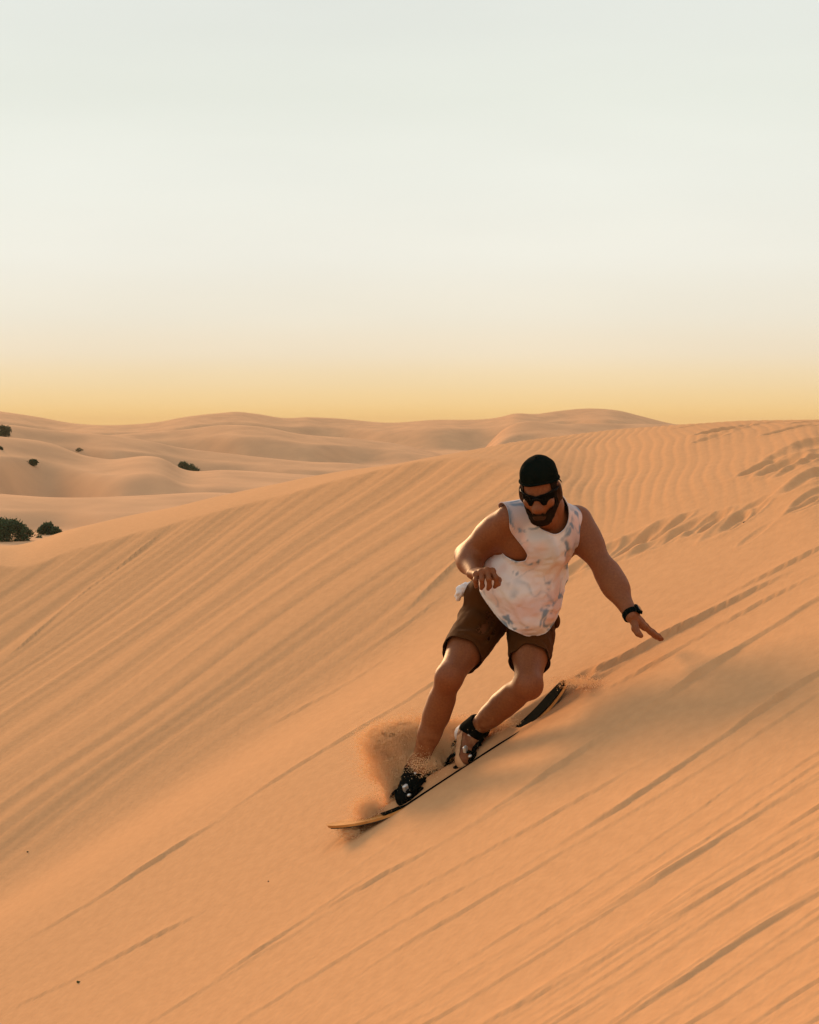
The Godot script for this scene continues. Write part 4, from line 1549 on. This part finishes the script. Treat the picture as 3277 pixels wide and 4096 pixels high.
func make_spray() -> void:
	var spots := PackedVector3Array()
	var sizes := PackedFloat32Array()
	# jets thrown off the buried edge: they rise, spread and curl over towards the nose
	var from_a := Vector3(-0.2392, -0.1447, -0.0600)
	var from_b := Vector3(-0.0080, 0.0115, -0.1000)
	for j in 84:
		var s := rng.randf()
		var start := from_a.lerp(from_b, s) + Vector3(rng.randfn() * 0.012, rng.randfn() * 0.006, rng.randfn() * 0.03)
		var high := lerpf(0.22, 0.17, s) * rng.randf_range(0.55, 1.18)
		var left := rng.randf_range(-0.02, 0.10)
		var curl := rng.randf_range(0.03, 0.15)
		var away := rng.randf_range(0.04, 0.20)
		var wide := rng.randf_range(0.6, 1.3)
		for k in 3600:
			var t := pow(rng.randf(), 0.8)
			var p := start
			p.y += high * (1.55 * t - 0.55 * t * t)
			p.x += -left * t - curl * t * t * t + 0.05 * t
			p.z -= away * t
			var loose := (0.006 + 0.026 * t * t) * wide
			p += Vector3(rng.randfn(), rng.randfn() * 0.8, rng.randfn()) * loose
			if rng.randf() < 0.06:
				p += Vector3(rng.randfn() - 0.5, rng.randfn(), rng.randfn()) * 0.035
			spots.append(p)
			sizes.append(0.0008 + 0.0012 * rng.randf() * rng.randf())
	for q in [[Vector3(-0.2538, 0.1414, -0.1700), Vector3(0.050, 0.022, 0.06), 26000], [Vector3(-0.1820, 0.1660, -0.1900), Vector3(0.050, 0.018, 0.06), 22000], [Vector3(-0.2887, 0.0862, -0.1600), Vector3(0.026, 0.020, 0.05), 9000]]:
		for k in q[2]:
			var g := Vector3(rng.randfn(), rng.randfn(), rng.randfn())
			var p: Vector3 = q[0] + g * (q[1] as Vector3) * (0.45 + 0.6 * rng.randf())
			if slow.get_noise_3d(p.x * 14.0, p.y * 30.0, p.z * 14.0) > -0.25:
				spots.append(p)
				sizes.append(0.0008 + 0.0011 * rng.randf() * rng.randf())
	# sand heaped and rolling along the board: centre, spread, grains
	for q in [
		[Vector3(-0.0894, 0.0423, -0.0500), Vector3(0.040, 0.026, 0.05), 12000],
		[Vector3(-0.3154, -0.1417, -0.0200), Vector3(0.036, 0.030, 0.05), 14000],
		[Vector3(-0.3768, -0.2175, 0.0500), Vector3(0.034, 0.014, 0.05), 6000],
		[Vector3(0.0213, 0.0823, -0.1200), Vector3(0.060, 0.034, 0.05), 14000],
		[Vector3(0.1773, 0.1740, -0.1600), Vector3(0.080, 0.022, 0.05), 9000],
		[Vector3(0.0430, 0.1632, -0.2400), Vector3(0.075, 0.022, 0.06), 12000],
		[Vector3(0.5635, 0.3731, -0.0200), Vector3(0.080, 0.012, 0.08), 4000],
	]:
		for k in q[2]:
			spots.append(q[0] + Vector3(rng.randfn(), rng.randfn(), rng.randfn()) * (q[1] as Vector3) * (0.5 + 0.5 * rng.randf()))
			sizes.append(0.0008 + 0.0012 * rng.randf() * rng.randf())
	var grain := SphereMesh.new()
	grain.radius = 1.0
	grain.height = 2.0
	grain.radial_segments = 5
	grain.rings = 2
	var mm := MultiMesh.new()
	mm.transform_format = MultiMesh.TRANSFORM_3D
	mm.mesh = grain
	mm.instance_count = spots.size()
	for i in spots.size():
		mm.set_instance_transform(i, Transform3D(Basis().scaled(Vector3.ONE * sizes[i]), spots[i]))
	var o := MultiMeshInstance3D.new()
	o.name = "sand_spray"
	o.multimesh = mm
	var m := paint(srgb(255, 236, 192), 1.0)
	m.metallic_specular = 0.1
	m.backlight_enabled = true
	m.backlight = Color(1.0, 0.86, 0.68)
	o.material_override = m
	add_child(o)
	o.position = SPOT
	label(o, "plume of sand thrown up round the front foot and nose of the board", "sand spray", "", "stuff")


# ---- shrubs in the valley ----

func shrub(at: Vector2, size: Vector3, leaves: int, text: String, kind_seed: int, dark: float) -> void:
	var r := RandomNumberGenerator.new()
	r.seed = kind_seed
	var o := Node3D.new()
	o.name = "desert_shrub"
	add_child(o, true)
	var d := -at.y
	o.position = Vector3(at.x, EYE.y + ground_height(at.x / d, d) - 0.03, at.y)
	label(o, text, "shrub", "shrubs dotted over the valley sand")
	var green := paint(srgb(38, 68, 40) * dark + srgb(70, 62, 40) * (1.0 - dark), 0.9)
	green.backlight_enabled = true
	green.backlight = Color(0.10, 0.13, 0.07)
	var wood := paint(srgb(82, 64, 46), 0.95)
	var v := PackedVector3Array()
	var n := PackedVector3Array()
	var idx := PackedInt32Array()
	var lumps := []
	for k in 7 + int(size.x * 5.0):
		var a := r.randf() * TAU
		lumps.append(Vector3(cos(a) * r.randf_range(0.15, 0.85), r.randf_range(0.16, 0.80), sin(a) * r.randf_range(0.15, 0.85)))
	for k in leaves:
		var c: Vector3 = lumps[r.randi() % lumps.size()]
		var dir := Vector3(r.randfn(), r.randfn() * 0.8, r.randfn()).normalized()
		var p := c + dir * 0.27 * pow(r.randf(), 0.5) * (1.35 if r.randf() < 0.10 else 1.0) * (1.0 + 0.35 * slow.get_noise_3d(dir.x * 4.0 + c.x * 9.0, dir.y * 4.0, dir.z * 4.0))
		p.y *= 1.0 - 0.45 * p.x * p.x
		p = Vector3(p.x * size.x * 0.5, absf(p.y) * size.y * 0.88, p.z * size.z * 0.5)
		var long := (dir + Vector3(r.randfn(), r.randfn() + 0.6, r.randfn()) * 0.6).normalized() * r.randf_range(0.05, 0.10)
		var wide := long.cross(Vector3(r.randfn(), r.randfn(), r.randfn())).normalized() * r.randf_range(0.012, 0.024)
		var face := long.cross(wide).normalized()
		var q := v.size()
		for e in [p - wide * 0.4, p + long * 0.5 + wide, p + long, p + long * 0.5 - wide]:
			v.append(e)
			n.append(face)
		idx.append_array(PackedInt32Array([q, q + 1, q + 2, q, q + 2, q + 3]))
	mesh_node("foliage", to_mesh([v, n, idx]), green, o)
	for k in 4:
		var c: Vector3 = lumps[k]
		mesh_node("stem", to_mesh(tube([Vector3(c.x * 0.06, -0.05, c.z * 0.06), Vector3(c.x * size.x * 0.25, c.y * size.y * 0.3, c.z * size.z * 0.25), Vector3(c.x * size.x * 0.48, c.y * size.y * 0.75, c.z * size.z * 0.48)], [0.018, 0.013, 0.006], 6)), wood, o)


func make_shrubs() -> void:
	shrub(Vector2(-10.882, -59.700), Vector3(1.43, 0.74, 1.15), 7000, "largest dark green shrub, cut by the left edge of the photo", 100, 1.00)
	shrub(Vector2(-10.237, -62.900), Vector3(0.78, 0.40, 0.62), 4000, "low dark shrub leaning right, beside the largest shrub at the brink of the near dune", 101, 1.00)
	shrub(Vector2(-10.237, -61.200), Vector3(0.10, 0.08, 0.08), 60, "tiny tuft on the sand below the gap between the two near shrubs", 102, 0.80)
	shrub(Vector2(-12.837, -128.000), Vector3(1.48, 0.74, 1.18), 5000, "wedge-shaped green shrub alone in the middle of the valley, sloping down to the right", 103, 0.90)
	shrub(Vector2(-15.616, -91.600), Vector3(0.59, 0.25, 0.47), 2000, "small flat shrub on the pale slope above the two near shrubs", 104, 0.85)
	shrub(Vector2(-23.216, -127.000), Vector3(1.14, 0.76, 0.91), 3500, "brownish shrub on the upper left dune face, cut by the left edge", 105, 0.60)
	shrub(Vector2(-17.053, -92.400), Vector3(0.24, 0.18, 0.19), 200, "small dark tuft at the left edge, below the brownish shrub", 106, 0.80)
	shrub(Vector2(-19.003, -127.500), Vector3(0.44, 0.25, 0.35), 200, "faint brown tuft at the foot of the left dune, right of the small flat shrub", 107, 0.55)


func debris(called: String, at: Vector2, size: float, text: String, category: String, c: Color) -> void:
	var d := -at.y
	var h := EYE.y + dune_height(at.x / d, d)
	var f := Flesh.new(Vector3.ONE * -size * 1.6, Vector3.ONE * size * 1.6, size * 0.22, size * 0.12)
	f.lump(Vector3.ZERO, Basis(Vector3(0.3, 1, 0.1).normalized(), at.x * 7.0), Vector3(1.0, 0.55, 0.7) * size)
	f.lump(Vector3(0.3, 0.15, 0.1) * size, Basis(), Vector3(0.6, 0.4, 0.5) * size)
	f.settle(func(p: Vector3) -> float: return size * 0.16 * slow.get_noise_3d(p.x / size * 1.3 + at.x, p.y / size * 1.3, p.z / size * 1.3))
	var o := mesh_node(called, to_mesh(f.skin()), paint(c, 0.95), self)
	o.position = Vector3(at.x, h + size * 0.3, at.y)
	label(o, text, category)


func make_debris() -> void:
	debris("dark_stone", Vector2(1.531, -10.130), 0.011, "small dark stone beside the footprint trail near the dune crest", "stone", srgb(40, 40, 34))
	debris("plant_scrap", Vector2(-2.119, -12.227), 0.007, "tiny dark green plant scrap alone on the smooth lower dune face", "plant scrap", srgb(44, 54, 30))
	debris("plant_tuft", Vector2(-1.370, -9.095), 0.009, "green plant scrap in the bottom left corner of the sand", "plant scrap", srgb(58, 66, 24))
	debris("pebble", Vector2(-0.570, -8.892), 0.004, "tiny dark pebble on the sand left of the bottom centre", "pebble", srgb(60, 44, 30))
